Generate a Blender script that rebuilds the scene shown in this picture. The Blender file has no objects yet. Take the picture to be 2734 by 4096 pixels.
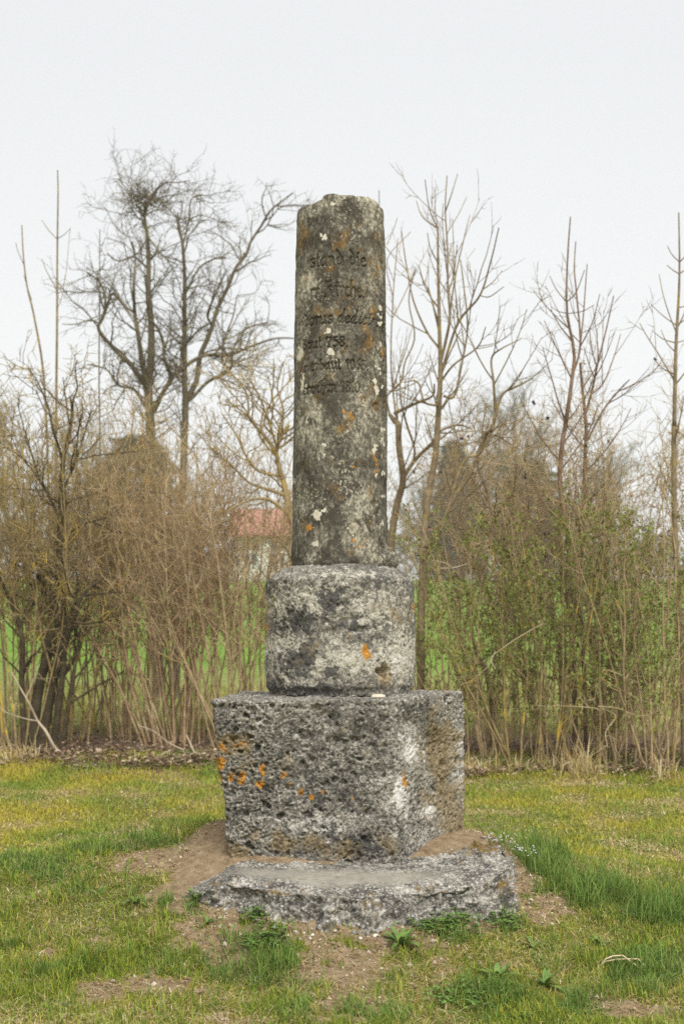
import bpy, math, random
import numpy as np

SC = bpy.context.scene
COL = SC.collection
R = math.radians
F, CX, HY, CAMZ = 5100.0, 1367.0, 2600.0, 1.195      # focal length, principal column, horizon row (photo pixels), eye height

# ------------------------------------------------------------------ camera, sky, sun, exposure
cam_d = bpy.data.cameras.new('camera')
cam = bpy.data.objects.new('camera', cam_d)
COL.objects.link(cam)
cam.location = (0, 0, CAMZ)
cam.rotation_euler = (R(90), 0, 0)
cam_d.sensor_fit = 'VERTICAL'
cam_d.sensor_height = 36.0
cam_d.lens = F / 4096 * 36.0
cam_d.shift_y = (HY - 2048) / 4096
cam_d.clip_start = 0.1
cam_d.clip_end = 3000
cam_d.dof.use_dof = True
cam_d.dof.focus_distance = 5.5
cam_d.dof.aperture_fstop = 2.9
SC.camera = cam

SUN_EL, SUN_AZ = 52.0, 205.0
world = bpy.data.worlds.new('World')
SC.world = world
world.use_nodes = True
wn = world.node_tree
for n_ in list(wn.nodes):
    wn.nodes.remove(n_)
w_out = wn.nodes.new('ShaderNodeOutputWorld')
w_sky = wn.nodes.new('ShaderNodeTexSky')
w_sky.sky_type = 'NISHITA'
w_sky.sun_disc = False
w_sky.sun_elevation = R(SUN_EL)
w_sky.sun_rotation = R(SUN_AZ)
w_bg1 = wn.nodes.new('ShaderNodeBackground')
w_bg1.inputs['Strength'].default_value = 0.08
wn.links.new(w_sky.outputs[0], w_bg1.inputs['Color'])
w_tc = wn.nodes.new('ShaderNodeTexCoord')
w_sep = wn.nodes.new('ShaderNodeSeparateXYZ')
wn.links.new(w_tc.outputs['Generated'], w_sep.inputs[0])
w_ramp = wn.nodes.new('ShaderNodeValToRGB')
e = w_ramp.color_ramp.elements
e[0].position, e[0].color = 0.0, (0.93, 0.932, 0.935, 1)
e[1].position, e[1].color = 0.75, (0.835, 0.843, 0.855, 1)
e2 = w_ramp.color_ramp.elements.new(0.20); e2.color = (0.93, 0.932, 0.935, 1)
e2 = w_ramp.color_ramp.elements.new(0.42); e2.color = (0.835, 0.845, 0.86, 1)
wn.links.new(w_sep.outputs['Z'], w_ramp.inputs[0])
w_nz = wn.nodes.new('ShaderNodeTexNoise')                     # very soft cloud deck unevenness
w_nz.inputs['Scale'].default_value = 1.6
w_nz.inputs['Detail'].default_value = 3
wn.links.new(w_tc.outputs['Generated'], w_nz.inputs['Vector'])
w_mr = wn.nodes.new('ShaderNodeMapRange')
w_mr.inputs['To Min'].default_value = 0.388
w_mr.inputs['To Max'].default_value = 0.415
wn.links.new(w_nz.outputs[0], w_mr.inputs['Value'])
w_bg2 = wn.nodes.new('ShaderNodeBackground')
wn.links.new(w_ramp.outputs[0], w_bg2.inputs['Color'])
wn.links.new(w_mr.outputs[0], w_bg2.inputs['Strength'])
w_mix = wn.nodes.new('ShaderNodeMixShader')
w_mix.inputs[0].default_value = 0.96
wn.links.new(w_bg1.outputs[0], w_mix.inputs[1])
wn.links.new(w_bg2.outputs[0], w_mix.inputs[2])
wn.links.new(w_mix.outputs[0], w_out.inputs['Surface'])

sun_d = bpy.data.lights.new('sun', 'SUN')
sun_d.energy = 1.5
sun_d.angle = R(45)
sun_d.color = (1.0, 0.965, 0.91)
sun = bpy.data.objects.new('sun', sun_d)
COL.objects.link(sun)
sun.rotation_euler = (R(90 - SUN_EL), 0, R(SUN_AZ - 180 + 0))
sun.rotation_euler = (R(90 - SUN_EL), 0, R(22))              # from behind the camera and a little to the right

SC.view_settings.view_transform = 'Standard'
SC.view_settings.look = 'None'
SC.view_settings.gamma = 1
SC.view_settings.use_curve_mapping = False
SC.view_settings.exposure = 1.37
SC.cycles.use_denoising = False
SC.cycles.max_bounces = 5
SC.cycles.diffuse_bounces = 3
SC.cycles.volume_bounces = 1
SC.cycles.transparent_max_bounces = 4

# ------------------------------------------------------------------ helpers
rnd = random.Random(7)
npr = np.random.default_rng(11)


def P(px, py, D):
    """photo pixel + distance -> point in the place"""
    return ((px - CX) / F * D, D, CAMZ + (HY - py) / F * D)


def proj(V):
    return CX + F * V[:, 0] / V[:, 1], HY - F * (V[:, 2] - CAMZ) / V[:, 1]


def mesh_np(name, V, faces, attrs=None, smooth=True):
    V = np.asarray(V, dtype=np.float32)
    me = bpy.data.meshes.new(name)
    me.vertices.add(len(V))
    me.vertices.foreach_set('co', V.ravel())
    faces = [np.asarray(f, dtype=np.int32) for f in faces if len(f)]
    tot = sum(f.size for f in faces)
    me.loops.add(tot)
    me.loops.foreach_set('vertex_index', np.concatenate([f.ravel() for f in faces]))
    cnt = np.concatenate([np.full(len(f), f.shape[1], dtype=np.int32) for f in faces])
    st = np.zeros(len(cnt), dtype=np.int32)
    st[1:] = np.cumsum(cnt)[:-1]
    me.polygons.add(len(cnt))
    me.polygons.foreach_set('loop_start', st)
    me.polygons.foreach_set('loop_total', cnt)
    me.polygons.foreach_set('use_smooth', np.full(len(cnt), smooth))
    if attrs:
        for k, a in attrs.items():
            a = np.asarray(a, dtype=np.float32)
            if a.ndim == 1:
                at = me.attributes.new(k, 'FLOAT', 'POINT')
                at.data.foreach_set('value', a)
            else:
                at = me.attributes.new(k, 'FLOAT_COLOR', 'POINT')
                c = np.ones((len(a), 4), dtype=np.float32)
                c[:, :3] = a
                at.data.foreach_set('color', c.ravel())
    me.update()
    me.validate()
    return me


def tag(o, label=None, cat=None, group=None, kind=None):
    if label: o['label'] = label
    if cat: o['category'] = cat
    if group: o['group'] = group
    if kind: o['kind'] = kind
    return o


def empty(name, loc, label=None, cat=None, group=None):
    o = bpy.data.objects.new(name, None)
    o.empty_display_size = 0.1
    COL.objects.link(o)
    o.location = loc
    return tag(o, label, cat, group)


def world_loc(o):
    v = np.zeros(3)
    while o is not None:
        v += np.array(o.location)
        o = o.parent
    return v


def put(name, V, faces, mat, parent=None, attrs=None, smooth=True, kind=None):
    """link world-space geometry as one mesh object (child of parent)"""
    V = np.asarray(V, dtype=np.float64)
    if parent is not None:
        V = V - world_loc(parent)
    me = mesh_np(name, V, faces, attrs, smooth)
    me.materials.append(mat)
    o = bpy.data.objects.new(name, me)
    COL.objects.link(o)
    if parent is not None:
        o.parent = parent
    if kind: o['kind'] = kind
    return o


# ---- numpy noise
_pr = np.random.default_rng(5)
_PERM = np.concatenate([_pr.permutation(256)] * 3).astype(np.int64)
_G = _pr.normal(size=(256, 3)); _G /= np.linalg.norm(_G, axis=1)[:, None]


def gnoise(p, scale, seed=0):
    p = np.asarray(p, dtype=np.float64) * scale + seed * 17.137
    i = np.floor(p).astype(np.int64)
    f = p - i
    u = f * f * f * (f * (f * 6 - 15) + 10)
    out = 0
    for dx in (0, 1):
        wx = u[:, 0] if dx else 1 - u[:, 0]
        for dy in (0, 1):
            wy = u[:, 1] if dy else 1 - u[:, 1]
            for dz in (0, 1):
                wz = u[:, 2] if dz else 1 - u[:, 2]
                h = _PERM[_PERM[_PERM[(i[:, 0] + dx) & 255] + ((i[:, 1] + dy) & 255)] + ((i[:, 2] + dz) & 255)]
                g = _G[h]
                d = g[:, 0] * (f[:, 0] - dx) + g[:, 1] * (f[:, 1] - dy) + g[:, 2] * (f[:, 2] - dz)
                out = out + wx * wy * wz * d
    return out * 1.5


def fbm(p, scale, octs=4, seed=0, gain=0.5):
    a, s, out = 1.0, scale, 0
    for k in range(octs):
        out = out + a * gnoise(p, s, seed + k * 3)
        a *= gain
        s *= 2.03
    return out


def worley(p, scale, seed=0):
    p = np.asarray(p, dtype=np.float64) * scale + seed * 9.71
    i = np.floor(p).astype(np.int64)
    best = np.full(len(p), 9.0)
    hid = np.zeros(len(p))
    for dx in (-1, 0, 1):
        for dy in (-1, 0, 1):
            for dz in (-1, 0, 1):
                c = i + (dx, dy, dz)
                h = _PERM[_PERM[_PERM[c[:, 0] & 255] + (c[:, 1] & 255)] + (c[:, 2] & 255)]
                q = c + 0.5 + _G[h] * 0.45
                d = np.sqrt(((p - q) ** 2).sum(1))
                m = d < best
                best = np.where(m, d, best)
                hid = np.where(m, h / 255.0, hid)
    return best, hid


def sstep(a, b, x):
    t = np.clip((x - a) / (b - a), 0, 1)
    return t * t * (3 - 2 * t)


def blobs(px, py, lst):
    """soft elliptical marks given by where they lie; the largest weight wins"""
    out = np.zeros(len(px))
    for (bx, by, rx, ry, w) in lst:
        d = ((px - bx) / rx) ** 2 + ((py - by) / ry) ** 2
        out = np.maximum(out, w * np.exp(-d * 0.9))
    return out


# ---- node material helper
class Mat:
    def __init__(s, name, rough=0.95, spec=0.2):
        s.m = bpy.data.materials.new(name)
        s.m.use_nodes = True
        s.t = s.m.node_tree
        s.b = s.t.nodes['Principled BSDF']
        s.b.inputs['Roughness'].default_value = rough
        s.b.inputs['Specular IOR Level'].default_value = spec
        s.tc = s.t.nodes.new('ShaderNodeTexCoord')

    def L(s, a, b):
        s.t.links.new(a, b)

    def setin(s, inp, v):
        if hasattr(v, 'links') or isinstance(v, bpy.types.NodeSocket):
            s.L(v, inp)
        else:
            inp.default_value = v

    def coord(s, scale=(1, 1, 1), which='Object'):
        mp = s.t.nodes.new('ShaderNodeMapping')
        mp.inputs['Scale'].default_value = scale
        s.L(s.tc.outputs[which], mp.inputs['Vector'])
        return mp.outputs[0]

    def noise(s, scale, detail=5, rough=0.6, vec=None, dist=0.0, off=None):
        n = s.t.nodes.new('ShaderNodeTexNoise')
        n.inputs['Scale'].default_value = scale
        n.inputs['Detail'].default_value = detail
        n.inputs['Roughness'].default_value = rough
        n.inputs['Distortion'].default_value = dist
        v = vec if vec is not None else s.tc.outputs['Object']
        if off is not None:
            a = s.t.nodes.new('ShaderNodeVectorMath'); a.operation = 'ADD'
            s.L(v, a.inputs[0]); a.inputs[1].default_value = (off, off * 1.7, off * 0.6)
            v = a.outputs[0]
        s.L(v, n.inputs['Vector'])
        return n.outputs[0]

    def vor(s, scale, vec=None, out='Distance', feature='F1'):
        n = s.t.nodes.new('ShaderNodeTexVoronoi')
        n.feature = feature
        n.inputs['Scale'].default_value = scale
        s.L(vec if vec is not None else s.tc.outputs['Object'], n.inputs['Vector'])
        return n.outputs[out]

    def ramp(s, fac, stops, interp='LINEAR'):
        n = s.t.nodes.new('ShaderNodeValToRGB')
        n.color_ramp.interpolation = interp
        el = n.color_ramp.elements
        while len(el) < len(stops):
            el.new(0.5)
        for q, (p, c) in zip(el, stops):
            q.position = p
            q.color = (c, c, c, 1) if not isinstance(c, tuple) else (*c, 1)
        s.L(fac, n.inputs[0])
        return n.outputs[0]

    def mix(s, fac, a, b):
        n = s.t.nodes.new('ShaderNodeMix')
        n.data_type = 'RGBA'
        s.setin(n.inputs['Factor'], fac)
        s.setin(n.inputs['A'], a if not isinstance(a, tuple) else (*a, 1))
        s.setin(n.inputs['B'], b if not isinstance(b, tuple) else (*b, 1))
        return n.outputs['Result']

    def math(s, op, a, b=0.0, clamp=False):
        n = s.t.nodes.new('ShaderNodeMath')
        n.operation = op
        n.use_clamp = clamp
        s.setin(n.inputs[0], a)
        s.setin(n.inputs[1], b)
        return n.outputs[0]

    def attr(s, name, out='Fac'):
        n = s.t.nodes.new('ShaderNodeAttribute')
        n.attribute_name = name
        return n.outputs[out]

    def bump(s, h, strength=0.4, dist=0.01):
        n = s.t.nodes.new('ShaderNodeBump')
        n.inputs['Strength'].default_value = strength
        n.inputs['Distance'].default_value = dist
        s.L(h, n.inputs['Height'])
        s.L(n.outputs[0], s.b.inputs['Normal'])

    def color(s, c):
        s.setin(s.b.inputs['Base Color'], c if not isinstance(c, tuple) else (*c, 1))
        return s


def mat_plain(name, c, rough=0.9, var=0.25, scale=8.0):
    m = Mat(name, rough)
    n = m.noise(scale, 4)
    d = tuple(x * (1 - var) for x in c); l = tuple(min(1, x * (1 + var)) for x in c)
    m.color(m.ramp(n, [(0.35, d), (0.65, l)]))
    return m.m


def mat_attr(name, rough=0.85, trans=0.0, spec=0.25):
    m = Mat(name, rough, spec)
    c = m.attr('col', 'Color')
    m.color(c)
    if trans > 0:
        t = m.t.nodes.new('ShaderNodeBsdfTranslucent')
        m.L(c, t.inputs['Color'])
        mx = m.t.nodes.new('ShaderNodeMixShader')
        mx.inputs[0].default_value = trans
        m.L(m.b.outputs[0], mx.inputs[1])
        m.L(t.outputs[0], mx.inputs[2])
        m.L(mx.outputs[0], m.t.nodes['Material Output'].inputs['Surface'])
    return m.m


def mat_bark(name, dark, light, lichen=None, amt=0.0, lichen_scale=5.0):
    m = Mat(name, 0.95, 0.1)
    n = m.noise(14, 5, 0.65)
    c = m.ramp(n, [(0.3, dark), (0.7, light)])
    if lichen:
        k = m.noise(lichen_scale, 4, 0.7, off=3.3)
        c = m.mix(m.ramp(k, [(0.62 - amt, 0.0), (0.70 - amt, 1.0)]), c, lichen)
    m.color(c)
    return m.m


# ------------------------------------------------------------------ ground
MX, MY = 0.0, 6.1


SLOPE = 350.0 / 5100.0                                        # the meadow climbs gently away from the camera


def rise(y):
    """height of the climbing meadow; it levels off at the far trees"""
    y = np.asarray(y, dtype=float)
    return SLOPE * (np.where(y < 110, y, 110 + 30 * np.tanh((y - 110) / 30)) - 5.9)


def hill(x, y):
    x = np.asarray(x, dtype=float); y = np.asarray(y, dtype=float)
    sx = np.where(x < 0, 1.9, 1.3)
    sy = np.where(y < MY, 0.87, 0.62)
    return rise(y) + 0.345 * np.exp(-((x - MX) / sx) ** 2 - ((y - MY) / sy) ** 2) + 0.04 * np.exp(-(((x + .05) / .8) ** 4) - ((y - 6.22) / .30) ** 2) + 0.03 * np.exp(-((x - .05) / .95) ** 4 - ((y - 5.08) / .22) ** 2)


def hgt(x, y):
    x = np.asarray(x, dtype=float); y = np.asarray(y, dtype=float)
    p = np.stack([x, y, np.zeros_like(x)], 1)
    near = np.exp(-np.maximum(0, np.hypot(x, y - 6) - 4) / 6)
    n = (0.018 * gnoise(p, 1.7, 1) + 0.010 * gnoise(p, 5.5, 2)) * near
    fr = np.exp(-((y - 5.1) / .16) ** 2 - (x / .8) ** 4)
    return hill(x, y) + n + fr * (.036 * gnoise(p, 8, 6) + .014 * gnoise(p, 24, 7))


SOIL = [(1330, 3900, 250, 120, 1.0), (1230, 3800, 150, 70, .9), (830, 3785, 140, 55, .95), (660, 3950, 150, 60, .85),
        (690, 3450, 200, 65, 1.1), (830, 3400, 120, 70, 1.2), (1860, 3360, 170, 80, 1.3), (1120, 3440, 260, 40, 1.2), (720, 3590, 140, 50, .8), (1850, 3690, 190, 60, 1.0),
        (2060, 3560, 120, 60, .95), (1960, 3400, 130, 70, 1.0), (2550, 4030, 150, 55, .8), (1950, 3870, 120, 40, .6),
        (420, 3960, 120, 40, .55), (1250, 3450, 420, 50, 1.2), (1350, 3640, 640, 110, 1.25), (1330, 3740, 600, 50, .9), (1000, 3690, 250, 50, .9),
        (2180, 3600, 110, 50, .7), (1750, 3880, 160, 40, .5), (900, 4080, 180, 40, .55), (1350, 4090, 150, 40, .6),
        (2330, 3770, 120, 30, .45), (150, 3830, 100, 30, .4), (560, 4060, 110, 30, .45), (980, 4000, 90, 30, .4)]
LUSH = [(1050, 3850, 240, 120, 1.0), (1790, 3770, 140, 30, .5), (2150, 3470, 150, 55, .9), (2400, 3570, 230, 60, .95), (2650, 3650, 190, 65, .9),
        (2120, 3430, 140, 80, .9), (560, 3390, 400, 40, .6), (2620, 3900, 220, 90, .8), (2010, 3680, 90, 50, .55),
        (100, 3480, 260, 70, .6), (300, 3860, 230, 70, .55), (2350, 4030, 170, 80, .6), (760, 3640, 90, 40, .7),
        (1500, 4060, 260, 60, .6), (1150, 4050, 240, 60, .6), (1950, 3990, 240, 80, .55), (420, 3590, 150, 60, .4)]


def cover(x, y, z):
    """how bare (0 grass .. 1 earth) and how lush the ground is at each point"""
    V = np.stack([x, y, z], 1)
    px, py = proj(V)
    p = np.stack([x, y, np.zeros_like(x)], 1)
    wob = 60 * gnoise(p, 4.0, 4) + 40 * gnoise(p, 11.0, 5)
    s = blobs(px + wob, py + wob * .4, SOIL)
    s = s * np.clip(.80 + .9 * fbm(p, 9.0, 3, 14), .1, 1.3) + 0.34 * fbm(p, 4.0, 3, 8) + 0.18 * gnoise(p, 20, 9) + .05
    s = np.maximum(s, .85 * (((x - .03) / .80) ** 2 + ((y - 5.78) / .66) ** 2 < 1))
    s = np.where(y < 8.2, s, 0.12 + 0.25 * fbm(p, 1.6, 3, 8))
    lush = blobs(px + wob, py + wob * .4, LUSH) + 0.35 * gnoise(p, 2.6, 12) + 0.15 * gnoise(p, 8, 13)
    lush = np.where((y < 6.45), lush, 0.15 + .5 * fbm(p, 1.2, 3, 12))
    return np.clip(s, 0, 1.2), np.clip(lush, 0, 1)


def axis_lines(fine_a, fine_b, step, lo, hi, g=1.18):
    v = list(np.arange(fine_a, fine_b + step / 2, step))
    s = step
    while v[-1] < hi:
        s *= g
        v.append(v[-1] + s)
    s = step
    w = [fine_a]
    while w[-1] > lo:
        s *= g
        w.append(w[-1] - s)
    return np.array(w[:0:-1] + v)


gx = axis_lines(-1.9, 1.9, 0.02, -420, 420)
gy = axis_lines(3.9, 7.6, 0.02, -40, 700)
GX, GY = np.meshgrid(gx, gy)
gxf, gyf = GX.ravel(), GY.ravel()
gz = hgt(gxf, gyf)
nearm = (np.abs(gxf) < 2.6) & (gyf > 3.5) & (gyf < 8)
soil_v = np.zeros(len(gxf)); lush_v = np.zeros(len(gxf))
ysafe = np.maximum(gyf, 1.0)
soil_v, lush_v = cover(gxf, ysafe, gz)
gp = np.stack([gxf, gyf, np.zeros_like(gxf)], 1)
fine = np.where(nearm, 1.0, 0.0)
gz = gz + fine * (0.006 * fbm(gp, 17, 2, 21) + sstep(.3, .8, soil_v) * (0.014 * np.abs(gnoise(gp, 26, 23)) + .008 * gnoise(gp, 48, 24)))
nx, ny = len(gx), len(gy)
idx = np.arange(nx * ny).reshape(ny, nx)
gq = np.stack([idx[:-1, :-1], idx[:-1, 1:], idx[1:, 1:], idx[1:, :-1]], -1).reshape(-1, 4)

m = Mat('ground_cover', 0.97, 0.1)
soil = m.attr('soil'); lush = m.attr('lush')
n_s = m.noise(22, 6, 0.7)
n_f = m.noise(120, 3, 0.7)
earth = m.ramp(n_s, [(0.3, (0.23, 0.158, 0.09)), (0.5, (0.38, 0.275, 0.165)), (0.72, (0.54, 0.42, 0.27))])
earth = m.mix(m.ramp(n_f, [(0.55, 0.0), (0.72, 0.5)]), earth, (0.14, 0.09, 0.05))
mossn = m.noise(1.6, 4, 0.65, off=4.0)
mossf = m.noise(34, 5, 0.75, off=8.0)
turf = m.mix(m.ramp(mossn, [(0.40, 0.0), (0.60, 1.0)]), (0.16, 0.20, 0.035), (0.42, 0.34, 0.07))
turf = m.mix(m.ramp(mossf, [(0.52, 0.0), (0.66, 0.85)]), turf, (0.52, 0.43, 0.22))
turf = m.mix(m.ramp(m.noise(60, 4, 0.7, off=2.0), [(0.5, 0.0), (0.66, 0.7)]), turf, (0.11, 0.145, 0.03))
near_c = m.mix(m.ramp(m.math('ADD', soil, m.math('MULTIPLY', m.math('SUBTRACT', n_s, 0.5), 0.6)), [(0.26, 0.0), (0.46, 1.0)]), turf, earth)
geo = m.t.nodes.new('ShaderNodeNewGeometry')
sp = m.t.nodes.new('ShaderNodeSeparateXYZ'); m.L(geo.outputs['Position'], sp.inputs[0])
yy = m.math('ADD', sp.outputs['Y'], m.math('MULTIPLY', m.math('SUBTRACT', m.noise(0.9, 3, .6, off=5.), 0.5), 3.0))
litter = m.ramp(m.noise(26, 6, 0.75, off=7.), [(0.35, (0.08, 0.05, 0.032)), (0.52, (0.21, 0.145, 0.095)), (0.68, (0.48, 0.37, 0.27))])
litm = m.math('MULTIPLY', m.ramp(m.math('DIVIDE', yy, 20.0), [(0.478, 0.0), (0.52, 1.0)]), m.ramp(m.math('DIVIDE', yy, 20.0), [(0.585, 1.0), (0.63, 0.0)]))
c = m.mix(litm, near_c, litter)
mead = m.ramp(m.noise(7, 5, 0.7, off=1.), [(0.35, (0.17, 0.23, 0.045)), (0.55, (0.32, 0.35, 0.10)), (0.7, (0.52, 0.47, 0.25))])
c = m.mix(m.ramp(m.math('DIVIDE', yy, 20.0), [(0.59, 0.0), (0.64, 1.0)]), c, mead)
field = m.ramp(m.noise(0.8, 5, 0.6, off=9.), [(0.35, (0.15, 0.28, 0.035)), (0.65, (0.21, 0.34, 0.055))])
c = m.mix(m.ramp(m.math('DIVIDE', yy, 40.0), [(0.43, 0.0), (0.52, 1.0)]), c, field)
m.color(c)
m.bump(m.math('ADD', m.noise(45, 6, 0.75, off=3.), m.math('MULTIPLY', n_f, .5)), 0.9, 0.03)
ground = put('ground', np.stack([gxf, gyf, gz], 1), [gq], m.m, attrs={'soil': soil_v, 'lush': lush_v})
ground['kind'] = 'structure'


def zat(x, y):
    return float(hgt(np.array([x]), np.array([y]))[0])


# ------------------------------------------------------------------ the stone monument
mon = empty('stone_monument', (0.0, 6.1, 0.28), 'weathered stone memorial with inscribed broken column on round drum and square block', 'monument')


def stone_mat(name, kind):
    m = Mat(name, 0.93, 0.15)
    w = m.attr('white'); o = m.attr('orange'); dk = m.attr('dark'); oc = m.attr('ochre')
    warp = m.noise(9, 3, .6)
    if kind == 'shaft':
        v = m.coord((1, 1, 0.75))
        a = m.noise(52, 8, 0.75, v)
        big = m.noise(6.5, 4, 0.6, v, off=2.)
        val = m.math('ADD', a, m.math('MULTIPLY', m.math('SUBTRACT', big, .5), .35))
        val = m.math('ADD', val, m.math('MULTIPLY', w, .16))
        c = m.ramp(val, [(0.36, (0.050, 0.045, 0.034)), (0.47, (0.094, 0.086, 0.066)), (0.555, (0.155, 0.142, 0.110)), (0.63, (0.30, 0.275, 0.210)), (0.74, (0.52, 0.48, 0.38))])
        # dark crust in broad ragged patches
        d1 = m.noise(7.5, 6, 0.62, v, dist=.6, off=11.)
        dm = m.ramp(m.math('ADD', d1, m.math('MULTIPLY', dk, .19)), [(0.56, 0.0), (0.61, 0.9)])
        c = m.mix(dm, c, m.ramp(m.noise(70, 3, .6), [(.35, (0.040, 0.034, 0.027)), (.65, (0.085, 0.073, 0.056))]))
        # ochre and rust lichen film
        f1 = m.noise(13, 6, 0.7, v, off=21.)
        fm = m.ramp(m.math('ADD', f1, m.math('MULTIPLY', oc, .12)), [(0.57, 0.0), (0.71, 0.6)])
        c = m.mix(fm, c, m.ramp(m.noise(40, 4, .7, off=5.), [(.4, (0.13, 0.085, 0.018)), (.62, (0.33, 0.175, 0.030))]))
        # cream lichen flecks
        g = m.noise(85, 5, 0.75, v, off=31.)
        gm = m.ramp(m.math('ADD', g, m.math('MULTIPLY', m.math('SUBTRACT', big, .5), .5)), [(0.58, 0.0), (0.66, 0.85)])
        c = m.mix(gm, c, (0.50, 0.465, 0.37))
        bh = m.math('ADD', a, m.math('MULTIPLY', g, .6))
        bs, bd = 0.35, 0.006
    else:
        a = m.noise(70, 9, 0.76)
        big = m.noise(5.0, 5, 0.6, off=2.)
        mid = m.noise(22, 6, 0.7, off=6.)
        val = m.math('ADD', m.math('MULTIPLY', a, .78 if kind == 'drum' else 1.0), m.math('ADD', m.math('MULTIPLY', m.math('SUBTRACT', big, .5), .25), .11 if kind == 'drum' else .022))
        val = m.math('ADD', val, m.math('MULTIPLY', m.math('SUBTRACT', mid, .5), .28))
        val = m.math('ADD', val, m.math('MULTIPLY', w, .08 if kind == 'block' else .10))
        val = m.math('SUBTRACT', val, m.math('MULTIPLY', dk, .03 if kind == 'block' else .05))
        if kind == 'drum':
            val = m.math('ADD', val, 0.005)
        hi = (0.66, 0.63, 0.56) if kind == 'drum' else (0.62, 0.615, 0.58)
        c = m.ramp(val, [(0.35, (0.042, 0.040, 0.037)), (0.43, (0.095, 0.089, 0.078)), (0.505, (0.175, 0.163, 0.138)), (0.58, (0.32, 0.295, 0.245)), (0.69, hi)])
        pw = m.noise(26, 9, .74, off=41.)
        pm = m.ramp(m.math('ADD', pw, m.math('MULTIPLY', w, .25 if kind == 'drum' else .19)), [(0.57 if kind == 'drum' else 0.60, 0.0), (0.62 if kind == 'drum' else 0.65, 0.9)])
        c = m.mix(pm, c, m.ramp(m.noise(90, 5, .7, off=3.), [(.35, (0.36, 0.335, 0.275)), (.6, (0.60, 0.565, 0.47) if kind == 'drum' else (0.58, 0.565, 0.52))]))
        dw = m.noise(21, 9, .72, off=51.)
        dm = m.ramp(m.math('ADD', dw, m.math('MULTIPLY', dk, .27 if kind == 'drum' else .20)), [(0.585 if kind == 'drum' else .60, 0.0), (0.64 if kind == 'drum' else .655, 0.88)])
        c = m.mix(dm, c, m.ramp(m.noise(80, 5, .7, off=6.), [(.35, (0.035, 0.034, 0.034)), (.65, (0.105, 0.10, 0.094))]))
        pp = m.noise(125, 4, .65, off=61.)
        pk = m.ramp(m.math('ADD', pp, m.math('MULTIPLY', m.math('SUBTRACT', mid, .5), .35)), [(0.575, 0.0), (0.635, 0.8)])
        c = m.mix(pk, c, (0.055, 0.052, 0.048))
        br = m.noise(8, 5, .7, off=14.)
        bm = m.ramp(m.math('ADD', br, m.math('MULTIPLY', oc, .30)), [(0.60, 0.0), (0.74, 0.7)])
        c = m.mix(bm, c, m.ramp(m.noise(50, 4, .7, off=9.), [(.35, (0.10, 0.07, 0.03)), (.65, (0.40, 0.30, 0.15))]))
        bh = m.math('ADD', a, m.math('MULTIPLY', m.noise(150, 3, .7), .5))
        bs, bd = 0.6, 0.008
    # orange lichen colonies with crusty rims
    on = m.noise(75, 4, .7, off=17.)
    om = m.ramp(m.math('ADD', m.math('MULTIPLY', o, .82 if kind == 'shaft' else 1.0), m.math('MULTIPLY', m.math('SUBTRACT', on, .5), 1.3)), [(0.41, 0.0), (0.58, 0.95)])
    c = m.mix(om, c, m.ramp(m.noise(120, 3, .6, off=4.), [(.35, (0.36, 0.14, 0.02)), (.65, (0.60, 0.29, 0.04))]))
    # solid white crusts
    wh = m.attr('crust')
    wm = m.ramp(m.math('ADD', m.math('MULTIPLY', wh, .88), m.math('MULTIPLY', m.math('SUBTRACT', m.noise(60, 5, .75, off=27.), .5), 1.2)), [(0.46, 0.0), (0.56, 0.95)])
    c = m.mix(wm, c, (0.66, 0.645, 0.60) if kind != 'shaft' else (0.62, 0.585, 0.48))
    m.color(c)
    m.bump(bh, bs, bd)
    return m.m


M_SHAFT = stone_mat('column_limestone', 'shaft')
M_DRUM = stone_mat('drum_limestone', 'drum')
M_BLOCK = stone_mat('block_tufa', 'block')


def marks(V, cy, white=(), orange=(), dark=(), ochre=(), crust=(), base=None):
    """lichen colonies placed where they grow on the front of the stone"""
    px, py = proj(V)
    px = px + 11 * gnoise(V, 28, 151) + 8 * gnoise(V, 70, 152)
    py = py + 13 * gnoise(V, 26, 153) + 9 * gnoise(V, 64, 154)
    fr = (V[:, 1] < cy).astype(float)
    d = {}
    for k, l in (('white', white), ('orange', orange), ('dark', dark), ('ochre', ochre), ('crust', crust)):
        d[k] = blobs(px, py, l) * fr
    return d


# ---- block
C8 = {(-1, -1, 1): (-.583, 5.63, .977), (1, -1, 1): (.272, 5.615, .979), (1, 1, 1): (.605, 6.25, 1.004), (-1, 1, 1): (-.50, 6.66, .978),
      (-1, -1, -1): (-.495, 5.74, .12), (1, -1, -1): (.235, 5.63, .12), (1, 1, -1): (.60, 6.24, .12), (-1, 1, -1): (-.45, 6.6, .12)}


def tri8(U):
    out = np.zeros((len(U), 3))
    for (a, b, c_), p in C8.items():
        w = (1 + a * U[:, 0]) * (1 + b * U[:, 1]) * (1 + c_ * U[:, 2]) / 8
        out += w[:, None] * np.array(p)
    return out


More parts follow.
